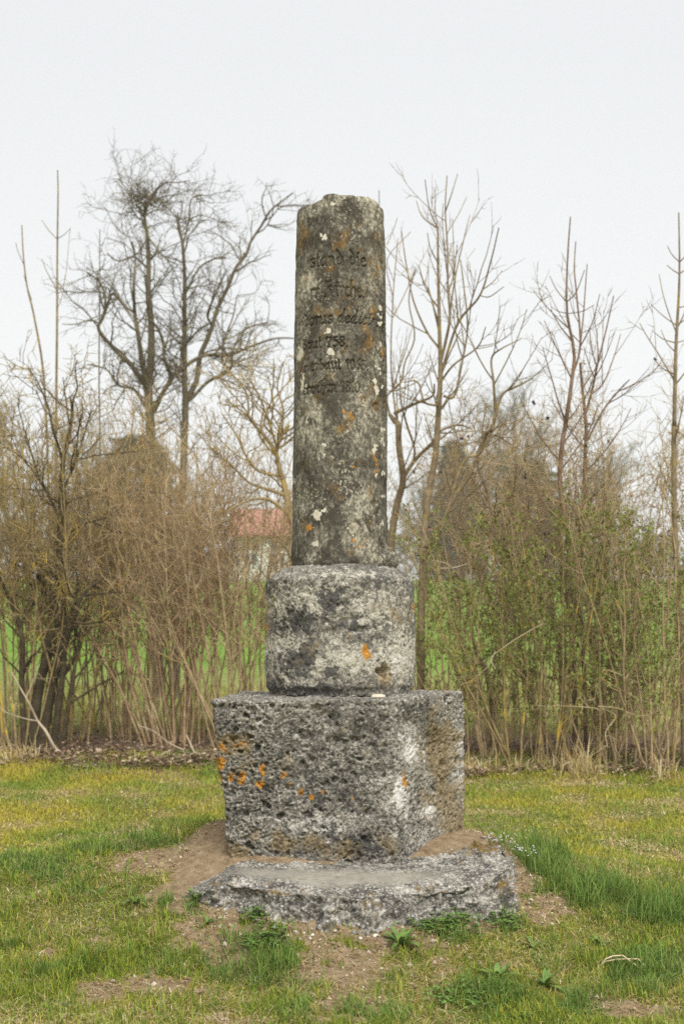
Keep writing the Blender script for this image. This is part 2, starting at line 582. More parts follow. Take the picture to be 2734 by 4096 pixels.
def cube_faces(nu, nv, nw, skip=()):
    u, v, w = np.linspace(-1, 1, nu), np.linspace(-1, 1, nv), np.linspace(-1, 1, nw)
    Vs, Fs, off = [], [], 0
    for ax, s in ((0, -1), (0, 1), (1, -1), (1, 1), (2, 1), (2, -1)):
        if (ax, s) in skip: continue
        if ax == 0: A, B = np.meshgrid(v, w, indexing='ij'); Q = np.stack([np.full_like(A, s), A, B], -1)
        elif ax == 1: A, B = np.meshgrid(u, w, indexing='ij'); Q = np.stack([A, np.full_like(A, s), B], -1)
        else: A, B = np.meshgrid(u, v, indexing='ij'); Q = np.stack([A, B, np.full_like(A, s)], -1)
        n0, n1 = A.shape
        i = np.arange(n0 * n1).reshape(n0, n1) + off
        q = np.stack([i[:-1, :-1], i[1:, :-1], i[1:, 1:], i[:-1, 1:]], -1).reshape(-1, 4)
        if (ax, s) in ((0, -1), (1, 1), (2, -1)): q = q[:, ::-1]
        Vs.append(Q.reshape(-1, 3)); Fs.append(q); off += n0 * n1
    return np.concatenate(Vs), np.concatenate(Fs)


def weld(V, Fq, tol=1e-5):
    k = np.round(V / tol).astype(np.int64)
    _, first, inv = np.unique(k, axis=0, return_index=True, return_inverse=True)
    return V[first], inv.ravel()[Fq], first


U, Fq = cube_faces(195, 128, 190, skip=((2, -1),))
U, Fq, _ = weld(U, Fq)
r_ = 0.05
inner = np.clip(U, -1 + r_, 1 - r_)
dv = U - inner
ln = np.linalg.norm(dv, axis=1)[:, None]
Nn = dv / np.maximum(ln, 1e-9)
Us = inner + Nn * r_
V = tri8(Us)
N = Nn.copy()
# outward direction in the place (the right face looks right and forward)
N = N[:, 0:1] * np.array([[.87, -.46, 0]]) * (N[:, 0:1] > 0) + N[:, 0:1] * np.array([[1., 0, 0]]) * (N[:, 0:1] <= 0) + \
    N[:, 1:2] * np.array([[0., 1, 0]]) + N[:, 2:3] * np.array([[0., 0, 1]])
N /= np.maximum(np.linalg.norm(N, axis=1), 1e-9)[:, None]
d = 0.013 * fbm(V, 2.6, 3, 31) + 0.005 * fbm(V, 9.0, 3, 33) + 0.0045 * fbm(V, 34, 3, 35)
lowz = 0.010 * np.sin(V[:, 2] * 22 + 2 * gnoise(V, 3, 40)) * (gnoise(V, 2.2, 41) > -.1)
d += lowz * .15
Vw = V + np.stack([gnoise(V, 11, 61), gnoise(V, 11, 62), gnoise(V, 11, 63)], 1) * .016 + np.stack([gnoise(V, 37, 64), gnoise(V, 37, 65), gnoise(V, 37, 66)], 1) * .009
pitz = np.clip(.55 + 1.3 * gnoise(V, 3.2, 50), 0.08, 1)
for sc_, rr, dep, thr, sd in ((14, .44, .032, .88, 1), (29, .46, .022, .78, 2), (54, .52, .011, .64, 3), (95, .6, .0055, .42, 4)):
    f1, hh = worley(Vw * np.array([1, 1, 1.25]), sc_, sd)
    d -= dep * (hh > thr) * (1 - sstep(rr * .62, rr, f1)) * (.5 + .7 * pitz)
pxb, pyb = proj(V)
# a few real hollows that can be told apart
for (hx, hy, rx, ry, dep) in ((1850, 2905, 14, 16, .03), (1500, 2935, 16, 18, .028), (1345, 2965, 20, 22, .03), (1010, 2840, 14, 10, .02), (885, 2830, 24, 14, .02),
                              (1640, 2890, 26, 24, .022), (1745, 2980, 45, 55, .025), (1420, 2935, 20, 34, .018), (1300, 2860, 36, 24, .018), (990, 3250, 26, 22, .018)):
    d -= dep * np.exp(-(((pxb - hx) / rx) ** 2 + ((pyb - hy) / ry) ** 2)) * (V[:, 1] < 6.2)
V = V + N * d[:, None]
at = marks(V, 6.45,
           white=[(1640, 3010, 70, 90, 1.0), (1600, 3200, 60, 120, .8), (1720, 3250, 60, 70, .8), (1830, 3050, 45, 200, .8), (1250, 3300, 170, 40, .75), (1000, 3350, 110, 40, .5), (1130, 2960, 140, 60, .35), (1660, 3330, 120, 60, .6)],
           dark=[(1350, 3150, 230, 190, .55), (1400, 3370, 150, 60, .8), (1100, 3250, 170, 60, .4), (950, 2900, 100, 70, .4), (1230, 2960, 110, 80, .45), (1480, 2960, 110, 100, .4), (1830, 3200, 40, 70, .3), (1640, 2830, 130, 40, .5), (1000, 3370, 120, 40, .4)],
           ochre=[(930, 2990, 80, 60, .9), (1770, 3020, 85, 150, 1.35), (1780, 3210, 85, 130, 1.2), (1850, 3280, 50, 60, 1.1), (1150, 3360, 220, 50, .6), (1560, 3370, 80, 50, .6), (950, 3420, 90, 50, .9), (1330, 3400, 130, 50, .7), (1000, 3060, 100, 60, .4)],
           orange=[(880, 3050, 22, 30, 1.0), (872, 3110, 16, 18, .9), (922, 3108, 15, 22, .95), (968, 3110, 14, 24, .95), (1048, 3075, 14, 24, .9), (1136, 3100, 18, 16, 1.05), (1040, 3137, 24, 14, .95), (1205, 3165, 12, 14, .8), (1245, 3183, 15, 13, .95), (1285, 3165, 12, 12, .8),
                   (1614, 3125, 14, 36, 1.05), (1160, 3135, 12, 10, .7), (890, 2990, 30, 22, .62), (960, 2980, 34, 18, .55), (1405, 3197, 10, 10, .6), (893, 3240, 8, 10, .7)],
           crust=[(1640, 3000, 42, 70, .85), (1596, 3180, 30, 100, .85), (1715, 3245, 36, 50, .75), (1618, 3260, 30, 46, .6), (1840, 3130, 22, 90, .55), (1840, 2890, 20, 50, .45), (1560, 3090, 26, 20, .6), (1570, 3340, 40, 34, .6), (1215, 3290, 60, 22, .6)])
put('plinth_block', V, [Fq], M_BLOCK, mon, at)

# ---- drum
CXM, CYM = -0.007, 6.10


def theta_lines(nf, nb, half=1.75):
    f = np.linspace(-half, half, nf)
    b = np.linspace(half, 2 * math.pi - half, nb)[1:-1]
    return np.concatenate([f, b])


def revolve(th, prof):
    """prof: (R, z) rows from bottom to top centre -> vertices, quads, outward directions"""
    n, k = len(th), len(prof)
    Rr, Z = prof[:, 0][:, None], prof[:, 1][:, None]
    X = CXM + Rr * np.sin(th)[None]
    Y = CYM - Rr * np.cos(th)[None]
    V = np.stack([X, Y, np.broadcast_to(Z, X.shape)], -1).reshape(-1, 3)
    i = np.arange(n * k).reshape(k, n)
    j = np.roll(i, -1, axis=1)
    q = np.stack([i[:-1], j[:-1], j[1:], i[1:]], -1).reshape(-1, 4)
    tg = np.gradient(prof, axis=0)
    nr, nz = tg[:, 1], -tg[:, 0]
    l = np.hypot(nr, nz) + 1e-9
    nr, nz = nr / l, nz / l
    N = np.stack([nr[:, None] * np.sin(th)[None], -nr[:, None] * np.cos(th)[None], np.broadcast_to(nz[:, None], X.shape)], -1).reshape(-1, 3)
    return V, q, N


def resample(pts, step):
    pts = np.array(pts, dtype=float)
    s = np.concatenate([[0], np.cumsum(np.hypot(*np.diff(pts, axis=0).T))])
    t = np.linspace(0, s[-1], int(s[-1] / step) + 1)
    return np.stack([np.interp(t, s, pts[:, 0]), np.interp(t, s, pts[:, 1])], 1)


def arc(cx, cz, r, a0, a1, n=8):
    return [(cx + r * math.cos(a), cz + r * math.sin(a)) for a in np.linspace(a0, a1, n)]


th = theta_lines(330, 70)
prof = [(.348, .985), (.352, 1.02), (.356, 1.12), (.356, 1.40), (.3545, 1.485)] + arc(.318, 1.505, .036, .25, 1.25, 6) + [(.30, 1.563), (.262, 1.583), (.20, 1.59), (.02, 1.592)]
V, q, N = revolve(th, resample(prof, 0.0045))
d = 0.006 * fbm(V, 3.2, 3, 71) + 0.0045 * fbm(V, 11, 3, 73) + 0.0035 * fbm(V, 40, 3, 75)
d += .012 * gnoise(V * np.array([1, 1, .2]), 6, 77) * sstep(1.50, 1.57, V[:, 2])
Vw = V + np.stack([gnoise(V, 13, 81), gnoise(V, 13, 82), gnoise(V, 13, 83)], 1) * .014
pitz = np.clip(.4 + 1.4 * gnoise(V, 3.0, 90), 0, 1)
for sc_, rr, dep, thr, sd in ((30, .48, .017, .80, 11), (58, .55, .010, .62, 12), (100, .6, .005, .38, 13)):
    f1, hh = worley(Vw, sc_, sd)
    d -= dep * (hh > thr) * (1 - sstep(rr * .35, rr, f1)) * (.35 + .8 * pitz)
pxb, pyb = proj(V)
front = V[:, 1] < 6.2
wob = 14 * gnoise(V, 40, 95)
for (hx, hy, rx, ry, dep) in ((1533, 2688, 22, 24, .060), (1074, 2435, 22, 16, .016), (1440, 2520, 44, 12, .014), (1320, 2530, 26, 18, .012), (1395, 2475, 34, 14, .010), (1230, 2370, 14, 10, .010)):
    d -= dep * np.exp(-((((pxb + wob - hx) / rx) ** 2 + ((pyb + wob - hy) / ry) ** 2)) ** 1.5) * front
d -= .012 * sstep(1.03, 1.0, V[:, 2] + .012 * gnoise(V, 8, 97)) * (V[:, 2] < 1.1)
V = V + N * d[:, None]
at = marks(V, 6.2,
           white=[(1130, 2590, 90, 50, .9), (1200, 2700, 160, 60, .7), (1420, 2640, 200, 60, .75), (1600, 2620, 60, 110, .9), (1250, 2390, 90, 50, .7), (1110, 2420, 60, 60, .6), (1500, 2420, 130, 110, .45), (1400, 2320, 200, 40, .35)],
           dark=[(1190, 2640, 90, 60, .95), (1330, 2400, 60, 70, .8), (1210, 2480, 90, 50, .7), (1090, 2740, 60, 50, .7), (1240, 2760, 130, 26, .8), (1330, 2680, 60, 40, .5), (1420, 2510, 100, 40, .6), (1080, 2350, 40, 50, .5), (1450, 2340, 120, 40, .35)],
           ochre=[(1590, 2450, 70, 70, .5), (1500, 2650, 60, 30, .4), (1530, 2700, 30, 40, .9)],
           orange=[(1462, 2605, 14, 26, 1.05), (1470, 2630, 12, 14, .8), (1655, 2430, 6, 26, .9), (1062, 2520, 7, 40, .85), (1068, 2450, 7, 30, .7)],
           crust=[(1120, 2600, 70, 40, .55), (1590, 2650, 50, 90, .6), (1530, 2620, 90, 30, .5), (1260, 2395, 40, 34, .55), (1210, 2740, 40, 30, .5), (1585, 2755, 18, 16, .8)])
put('drum', V, [q], M_DRUM, mon, at)

# ---- column shaft with the carved inscription
# pen strokes of the lettering (x to the right, y up, x-height 1)
GL = {
    'n': (.66, [[(.0, .98), (.08, .9), (.08, 0.05), (.16, 0)], [(.08, .72), (.35, .98), (.46, .85), (.46, .08), (.56, 0)]]),
    'a': (.64, [[(.42, .98), (.16, .86), (.06, .55), (.06, .2), (.18, .02), (.42, .3)], [(.42, .98), (.44, .1), (.56, 0)]]),
    'u': (.66, [[(.0, .9), (.1, .98), (.1, .15), (.2, .02), (.46, .25)], [(.40, .9), (.48, .98), (.48, .1), (.58, 0)]]),
    'd': (.66, [[(.05, 1.65), (.22, 1.4), (.48, .85), (.5, .35), (.28, .0), (.08, .25), (.08, .7), (.30, .95)]]),
    'b': (.60, [[(.22, 1.6), (.1, 1.35), (.1, .1), (.3, 0), (.48, .25), (.46, .75), (.28, .95), (.1, .75)]]),
    'e': (.52, [[(.12, .5), (.40, .68), (.32, .95), (.16, .88), (.08, .6), (.08, .25), (.2, .0), (.42, .15)]]),
    'i': (.34, [[(.0, .9), (.1, .98), (.1, .12), (.22, 0)], [(.10, 1.34), (.16, 1.42)]]),
    'r': (.50, [[(.0, .9), (.1, .98), (.1, .08), (.2, 0)], [(.12, .75), (.28, .98), (.42, .86)]]),
    'c': (.46, [[(.38, .88), (.2, .98), (.08, .7), (.08, .25), (.2, 0), (.4, .12)]]),
    'h': (.60, [[(.18, 1.62), (.08, 1.4), (.08, .05)], [(.08, .7), (.32, .98), (.46, .8), (.46, .1), (.34, -.35)]]),
    'o': (.56, [[(.28, .98), (.08, .75), (.08, .25), (.26, 0), (.46, .25), (.46, .75), (.28, .98)]]),
    's': (.54, [[(.42, .88), (.25, 1.0), (.08, .8), (.14, .58), (.40, .42), (.42, .15), (.22, 0), (.04, .12)]]),
    't': (.42, [[(.14, 1.35), (.12, .1), (.3, .02)], [(.0, .98), (.32, .98)]]),
    'l': (.40, [[(.25, 1.62), (.1, 1.35), (.1, -.3)]]),
    'K': (.98, [[(.06, 1.05), (.22, 1.6), (.46, 1.5), (.62, 1.62)], [(.26, 1.5), (.24, .5), (.14, .05), (.0, .1)], [(.26, .85), (.56, 1.1), (.7, 1.0)], [(.36, .85), (.62, .6), (.64, .1), (.8, 0)]]),
    '.': (.26, [[(.08, .02), (.12, .08)]]),
    ':': (.26, [[(.08, .15), (.12, .2)], [(.08, .65), (.12, .7)]]),
    ' ': (.40, []),
    '7': (.60, [[(.0, 1.2), (.04, 1.42), (.46, 1.4), (.3, .8), (.16, .0)]]),
    '5': (.58, [[(.46, 1.45), (.14, 1.4), (.12, .85), (.34, .9), (.48, .6), (.4, .15), (.2, .0), (.04, .15)]]),
    '8': (.60, [[(.26, .8), (.08, 1.05), (.12, 1.36), (.28, 1.44), (.44, 1.34), (.46, 1.05), (.26, .8), (.06, .45), (.1, .12), (.26, 0), (.46, .15), (.5, .45), (.26, .8)]]),
    '1': (.40, [[(.0, 1.2), (.16, 1.42), (.16, .05)]]),
    '0': (.60, [[(.26, 1.42), (.08, 1.15), (.08, .3), (.26, .0), (.46, .3), (.46, 1.15), (.26, 1.42)]]),
    '6': (.60, [[(.46, 1.65), (.18, 1.15), (.08, .55), (.14, .12), (.28, 0), (.46, .2), (.46, .6), (.3, .82), (.1, .6)]]),
    # sloping round hand for the Latin word
    'D': (.66, [[(.55, 1.75), (.22, .15), (.34, .0), (.46, .15)], [(.44, .95), (.22, .98), (-.02, .5), (-.02, .1), (.12, .02), (.34, .6)]]),
    'E': (.50, [[(.02, .42), (.28, .6), (.34, .88), (.22, .98), (.04, .65), (-.04, .2), (.08, .0), (.32, .2)]]),
    'I': (.40, [[(.18, .98), (.02, .15), (.1, .0), (.26, .2)], [(.26, 1.35), (.29, 1.42)]]),
    'C': (.46, [[(.36, .85), (.24, .98), (.04, .65), (-.04, .2), (.08, .0), (.30, .2)]]),
    'R': (.50, [[(.14, .98), (-.02, .0)], [(.06, .5), (.24, .92), (.42, .92)]]),
    'T': (.46, [[(.36, 1.4), (.06, .15), (.14, .0), (.32, .2)], [(.06, .98), (.46, .98)]]),
}
LINES = [  # text, right end (photo px), baseline row, x-height (px), letter spacing factor
    ('stand die', 1466, 1060, 36, 1.42),
    ('rr Kirche.', 1460, 1187, 41, 1.16),
    ('dorus DEDICIRT.', 1522, 1293, 31, 1.55),
    ('baut 758.', 1392, 1388, 27, 1.62),
    ('r erbaut 1065.', 1472, 1478, 27, 1.50),
    ('brochen 1810', 1440, 1570, 29, 1.38),
]
R_AT = lambda z: np.interp(z, [1.58, 1.9, 2.497, 3.095, 3.334], [.236, .2275, .2215, .2135, .2050])
th = theta_lines(400, 46, 1.72)
ztop = 3.362
prof = [(R_AT(z), z) for z in np.linspace(1.578, 3.292, 40)] + [(.204, 3.302), (.197, 3.310), (.17, 3.314), (.02, 3.315)]
pr_ = resample(prof, 0.0014)
pr_ = pr_[np.array([k_ for k_ in range(len(pr_)) if (2.34 < pr_[k_, 1] < 3.09 and k_ % 2 == 0) or k_ % 4 == 0])]
V, q, N = revolve(th, pr_)
TH = np.tile(th, len(V) // len(th))
S = TH * .217                                                # arc length round the shaft
d = 0.0035 * fbm(V, 3.0, 3, 101) + 0.0022 * fbm(V, 14, 3, 103) + 0.0012 * fbm(V, 60, 2, 105)
Vw = V + np.stack([gnoise(V, 15, 111), gnoise(V, 15, 112), gnoise(V, 15, 113)], 1) * .01
rgt = sstep(.75, 1.2, TH) * (TH < 1.7)
for sc_, rr, dep, thr, sd in ((30, .42, .016, .90, 21), (70, .5, .005, .75, 22)):
    f1, hh = worley(Vw * np.array([1, 1, .7]), sc_, sd)
    d -= dep * (hh > thr) * (1 - sstep(rr * .35, rr, f1)) * (.18 + 1.0 * rgt)
pxb, pyb = proj(V)
front = V[:, 1] < 6.12
wob = 10 * gnoise(V, 30, 115) + 7 * gnoise(V, 75, 116)
px2, py2 = pxb + wob, pyb + wob * 1.2
hasz = V[:, 2]
# broken strip low on the right edge, step and flare at the foot
edge = sstep(1.0, 1.08, TH + .09 * gnoise(V, 9, 117) - .5 * sstep(1.98, 2.2, hasz)) * (TH < 1.72)
d -= .010 * edge * sstep(2.02, 1.95, hasz)
d += .055 * np.exp(-(((px2 - 1572) / 45) ** 2 + ((py2 - 2262) / 46) ** 2)) * front * (TH < 1.72)
d += .020 * np.exp(-(((px2 - 1555) / 40) ** 2 + ((py2 - 2222) / 30) ** 2)) * front
for (hx, hy, rx, ry, dep) in ((1527, 2185, 12, 34, .022), (1500, 2015, 14, 16, .014), (1503, 2052, 14, 18, .012), (1500, 1625, 12, 16, .014), (1538, 1310, 8, 40, .012), (1520, 1425, 8, 14, .008),
                              (1185, 2250, 26, 14, .010), (1200, 2000, 14, 26, .004)):
    d -= dep * np.exp(-((((px2 - hx) / rx) ** 2 + ((py2 - hy) / ry) ** 2)) ** 1.4) * front
d -= .006 * sstep(1.602, 1.585, hasz + .008 * gnoise(V, 12, 118))
d -= .003 * (np.abs(pyb - (1640 - (pxb - 1180) * .05)) < 4) * (pxb < 1235) * front      # short level crack
# broken crown: lower and chipped on the left
topw = sstep(3.22, 3.295, hasz)
lo = .020 * sstep(1300, 1285, px2) * np.where(V[:, 1] < 6.4, 1, 0)
lo = lo + .010 * np.exp(-((pxb - 1255) / 22) ** 2) + .008 * np.exp(-((pxb - 1405) / 45) ** 2) + .012 * sstep(1470, 1540, pxb)
dz = -topw * lo + topw * .008 * gnoise(V, 14, 119) - topw * .015 * sstep(.6, 1, TH / 3.2)
# carving
sd = np.full(len(V), 9.0)
line_id = np.full(len(V), -1)
tz = V[:, 2]
for li, (txt, rx, base, xh, sp_) in enumerate(LINES):
    zb = CAMZ + (HY - base) / F * 5.89
    k = xh / F * 5.89
    w = sum(GL[ch][0] for ch in txt) * sp_
    s_end = math.asin(min(.97, (rx - 1361) / F * 5.93 / .2165)) * .217
    s0 = s_end - w * k
    near = np.where((tz > zb - .6 * k) & (tz < zb + 2.0 * k) & (S > s0 - .03) & (S < s_end + .03) & (np.abs(TH) < 1.72))[0]
    if not len(near): continue
    A, B = S[near], tz[near]
    best = np.full(len(near), 9.0)
    jit = random.Random(li)
    for ch in txt:
        gw, st = GL[ch]
        if s0 > -1.75 * .217:
            for pl in st:
                jx, jy = jit.uniform(-.02, .02), jit.uniform(-.03, .03)
                for (a, b), (a2, b2) in zip(pl[:-1], pl[1:]):
                    x1, y1, x2, y2 = s0 + (a + jx) * k * sp_, zb + (b + jy) * k, s0 + (a2 + jx) * k * sp_, zb + (b2 + jy) * k
                    dx, dy = x2 - x1, y2 - y1
                    mk = np.where((A > min(x1, x2) - .012) & (A < max(x1, x2) + .012) & (B > min(y1, y2) - .012) & (B < max(y1, y2) + .012))[0]
                    if not len(mk): continue
                    t = np.clip(((A[mk] - x1) * dx + (B[mk] - y1) * dy) / (dx * dx + dy * dy + 1e-12), 0, 1)
                    dd = np.hypot(A[mk] - x1 - t * dx, B[mk] - y1 - t * dy)
                    thick = .0028 + .0021 * abs(dy) / (math.hypot(dx, dy) + 1e-9)      # heavy down strokes, thin cross strokes
                    best[mk] = np.minimum(best[mk], dd / thick)
        s0 += gw * k * sp_
    up = best < sd[near]
    sd[near[up]] = best[up]
    line_id[near[up]] = li
wear = np.clip(.78 + .7 * gnoise(V, 9, 121), .25, 1.0)
d -= .014 * np.clip(1.15 - sd, 0, 1) ** .55 * wear
V = V + N * d[:, None]
V[:, 2] += dz
at = marks(V, 6.12,
           white=[(1240, 1700, 60, 90, .8), (1250, 1560, 60, 40, .5), (1230, 1120, 40, 60, .9), (1225, 870, 30, 40, .7), (1320, 810, 60, 30, .8), (1500, 900, 40, 150, .6), (1440, 2100, 100, 140, .5), (1480, 1700, 60, 200, .3), (1300, 2150, 100, 80, .3), (1480, 800, 40, 60, .7), (1230, 1640, 60, 80, .5)],
           dark=[(1330, 1960, 90, 90, 1.0), (1300, 1880, 70, 50, .8), (1420, 1940, 22, 26, 1.3), (1220, 1890, 60, 60, .9), (1200, 1950, 30, 50, .9), (1350, 1200, 90, 40, 1.1), (1310, 1100, 50, 40, 1.0), (1350, 950, 60, 40, .9), (1400, 830, 60, 50, .8), (1260, 1560, 40, 30, .8), (1330, 1630, 20, 30, 1.0), (1400, 1690, 24, 20, 1.0), (1290, 2050, 50, 60, .7), (1330, 2150, 40, 30, .8), (1260, 900, 40, 60, .6), (1230, 970, 40, 30, .8), (1330, 1770, 60, 60, .7)],
           ochre=[(1400, 1260, 120, 90, .7), (1480, 1100, 50, 150, .9), (1450, 870, 30, 50, 1.0), (1210, 950, 14, 120, 1.0), (1300, 1240, 70, 50, .6), (1380, 1680, 40, 70, 1.0), (1480, 1500, 40, 200, .7), (1480, 1850, 40, 150, .7), (1440, 1060, 18, 18, 1.2), (1350, 930, 50, 60, .6), (1450, 1600, 40, 60, .8), (1210, 1250, 16, 300, .6), (1430, 2190, 40, 30, .8), (1370, 1800, 30, 30, .7)],
           orange=[(1237, 2113, 16, 18, 1.0), (1400, 1662, 18, 18, .72), (1420, 2165, 14, 12, .8), (1375, 1645, 10, 14, .8), (1500, 1830, 10, 60, .6), (1505, 1890, 10, 30, .7), (1495, 1620, 8, 30, .65), (1530, 1410, 8, 40, .7), (1485, 1250, 8, 30, .65), (1412, 1865, 10, 10, .7), (1260, 2170, 10, 10, .6), (1480, 1350, 8, 24, .6), (1440, 2180, 18, 12, .6), (1513, 1075, 7, 30, .6)],
           crust=[(1265, 2060, 24, 26, 1.05), (1295, 2040, 14, 12, .9), (1262, 2170, 22, 18, .85), (1310, 1322, 16, 18, 1.0), (1325, 1412, 20, 20, 1.0), (1198, 1415, 14, 40, 1.0), (1212, 1532, 11, 40, 1.15), (1228, 1682, 8, 22, 1.1), (1290, 945, 14, 20, .85), (1330, 815, 14, 18, .7), (1225, 790, 40, 14, .7), (1518, 1230, 6, 9, 1.2), (1519, 1262, 6, 10, 1.2), (1519, 1290, 7, 10, 1.2), (1521, 1375, 7, 12, 1.1), (1505, 1465, 7, 9, 1.0), (1520, 1467, 7, 9, 1.0), (1521, 1490, 5, 8, 1.1),
                  (1498, 1522, 9, 17, 1.2), (1503, 1560, 8, 20, 1.2), (1526, 1545, 5, 9, 1.2), (1500, 1800, 10, 14, 1.0), (1503, 1780, 12, 10, .8), (1292, 1780, 6, 6, 1.2), (1296, 1825, 5, 5, 1.2), (1277, 1832, 5, 5, 1.2), (1504, 1907, 8, 12, .95), (1530, 1893, 6, 12, 1.0), (1534, 1770, 5, 12, 1.0), (1529, 1720, 6, 14, 1.0), (1525, 1760, 5, 8, .9), (1360, 1855, 12, 14, .7), (1175, 1920, 6, 16, .9), (1414, 2147, 5, 5, 1.1), (1308, 2158, 5, 5, 1.1), (1395, 2115, 12, 12, .7), (1256, 2110, 5, 8, .9), (1533, 1985, 6, 10, .9), (1526, 2090, 6, 12, .9), (1290, 2085, 5, 4, .8)])
# the carved letters are cut out of the shaft's skin and become sub-parts of it
M_LETTER = mat_bark('darkened_letter_recess', (0.055, 0.049, 0.037), (0.115, 0.103, 0.076), (0.20, 0.18, 0.13), .11, 22)  # stone tone darkened in colour inside the carved letter recesses
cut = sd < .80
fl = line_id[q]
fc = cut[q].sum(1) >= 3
shaft = put('column_shaft', V, [q[~fc]], M_SHAFT, mon, at)
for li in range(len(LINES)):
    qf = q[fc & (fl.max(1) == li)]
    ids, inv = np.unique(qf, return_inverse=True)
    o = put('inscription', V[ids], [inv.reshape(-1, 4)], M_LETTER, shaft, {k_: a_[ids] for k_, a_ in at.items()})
    # keep the stone pattern running through the letters: same coordinates as the shaft (both sit at the monument's origin)

# ---- footing slab of pebbly concrete
SCX, SCY = 0.06, 5.86
RIM = [(-.62, 5.78), (-.74, 5.52), (-.66, 5.42), (-.53, 5.37), (-.39, 5.30), (-.17, 5.215), (.03, 5.17), (.24, 5.20), (.45, 5.27), (.58, 5.30), (.66, 5.42), (.71, 5.60), (.73, 5.85), (.66, 6.08), (.35, 6.4), (-.3, 6.4)]
ra = np.array([math.atan2(x - SCX, -(y - SCY)) for x, y in RIM])
rr_ = np.array([math.hypot(x - SCX, y - SCY) for x, y in RIM])
o_ = np.argsort(ra); ra, rr_ = ra[o_], rr_[o_]
ra2 = np.concatenate([ra - 2 * math.pi, ra, ra + 2 * math.pi]); rr2 = np.tile(rr_, 3)
th = theta_lines(400, 50, 1.9)
Rim = np.interp((th + math.pi) % (2 * math.pi) - math.pi, ra2, rr2)
ker = np.hanning(15); ker /= ker.sum()
Rim = np.convolve(np.concatenate([Rim[-7:], Rim, Rim[:7]]), ker, 'valid')
tv = np.concatenate([np.linspace(.02, .45, 8), np.linspace(.46, 1.0, 95)])
nf = 46
zface = np.linspace(0, 1, nf + 1)[1:]
rows = []
for t in tv:
    Rr = Rim * t
    rows.append(np.stack([SCX + Rr * np.sin(th), SCY - Rr * np.cos(th), np.full_like(th, 0.0)], 1))
for f_ in zface:
    Rr = Rim + .008 + .11 * f_ ** 1.3
    rows.append(np.stack([SCX + Rr * np.sin(th), SCY - Rr * np.cos(th), np.full_like(th, -f_ * .30)], 1))
V = np.concatenate(rows)
K, n = len(rows), len(th)
i = np.arange(K * n).reshape(K, n); j = np.roll(i, -1, 1)
q = np.stack([i[:-1], i[1:], j[1:], j[:-1]], -1).reshape(-1, 4)
kk = np.repeat(np.arange(K), n)
ontop = kk < len(tv)
tt = np.where(ontop, np.concatenate([np.repeat(tv, n), np.zeros(nf * n)]), 1)
topz = .278 - .11 * sstep(-.42, -.78, V[:, 0]) - .025 * sstep(5.45, 5.2, V[:, 1]) + .012 * sstep(.3, .7, V[:, 0])
V[:, 2] += topz + rise(V[:, 1])
_sx = V[:, 0] + .06 + .12 * gnoise(V, 5, 141); _sy = V[:, 1] - (5.40 + .10 * V[:, 0] ** 2 * 4 - .06 * V[:, 0]) + .05 * gnoise(V, 9, 142) + .025 * gnoise(V, 30, 143)
smooth_top = np.exp(-((_sx / .50) ** 2 + (_sy / .13) ** 2) ** 2) * ontop     # rubbed smooth in the middle
rough = 1 - .85 * smooth_top
V[:, 2] -= .016 * smooth_top + 0.012 * sstep(5.50, 5.62, V[:, 1] + .06 * gnoise(V, 6, 144)) * (np.abs(V[:, 0]) < .62) * ontop
Vw = V + np.stack([gnoise(V, 20, 131), gnoise(V, 20, 132), gnoise(V, 20, 133)], 1) * .008
f1, h1 = worley(Vw, 42, 31)
f2, h2 = worley(Vw, 75, 32)
peb = .011 * (h1 > .30) * np.sqrt(np.clip(1 - (f1 / .62) ** 2, 0, 1)) * (.4 + .8 * h1) + .006 * (h2 > .3) * np.sqrt(np.clip(1 - (f2 / .6) ** 2, 0, 1))
big = .022 * fbm(V, 5, 3, 135) + .008 * fbm(V, 19, 2, 137)
nrm = np.where(ontop[:, None], np.array([[0, 0, 1.]]), np.stack([np.tile(np.sin(th), K), -np.tile(np.cos(th), K), np.full(K * n, .35)], 1))
edge_r = sstep(.86, 1.0, tt) * ontop
V[:, 2] -= .030 * edge_r * (.6 + gnoise(V, 9, 139))
amp = np.where(ontop, .6, 1.5)
V = V + nrm * ((peb * rough + big * np.where(ontop, .35 * rough, 1.3)) * 1.0 * amp)[:, None]
ang = np.tile(th, K)
# hollows where earth has washed out of the face
hol = np.exp(-((V[:, 0] - .46) / .09) ** 2) + .6 * np.exp(-((V[:, 0] + .02) / .03) ** 2) + .5 * np.exp(-((V[:, 0] + .42) / .05) ** 2)
V[:, 1] += np.where(ontop, 0, .05 * hol * sstep(.27, .12, V[:, 2] - rise(V[:, 1])))
M_SLAB = None
m = Mat('pebble_concrete', 0.95, 0.12)
peb_a = m.attr('pebble'); sm = m.attr('smooth'); mo = m.attr('moss')
a = m.noise(95, 8, .75)
big_ = m.noise(9, 4, .6, off=3.)
vp = m.vor(58); vcs = m.t.nodes.new('ShaderNodeSeparateColor'); m.L(m.vor(58, out='Color'), vcs.inputs[0])
pb = m.math('MULTIPLY', m.ramp(vp, [(.28, 1.0), (.46, 0.0)]), m.ramp(vcs.outputs[0], [(.25, 0.0), (.75, 1.0)]))
vq = m.vor(105); vqs = m.t.nodes.new('ShaderNodeSeparateColor'); m.L(m.vor(105, out='Color'), vqs.inputs[0])
pb2 = m.math('MULTIPLY', m.ramp(vq, [(.30, .8), (.48, 0.0)]), m.ramp(vqs.outputs[0], [(.3, 0.0), (.7, 1.0)]))
pb = m.math('MAXIMUM', pb, pb2)
pb = m.math('MULTIPLY', pb, m.math('SUBTRACT', 1.0, m.math('MULTIPLY', sm, .8)))
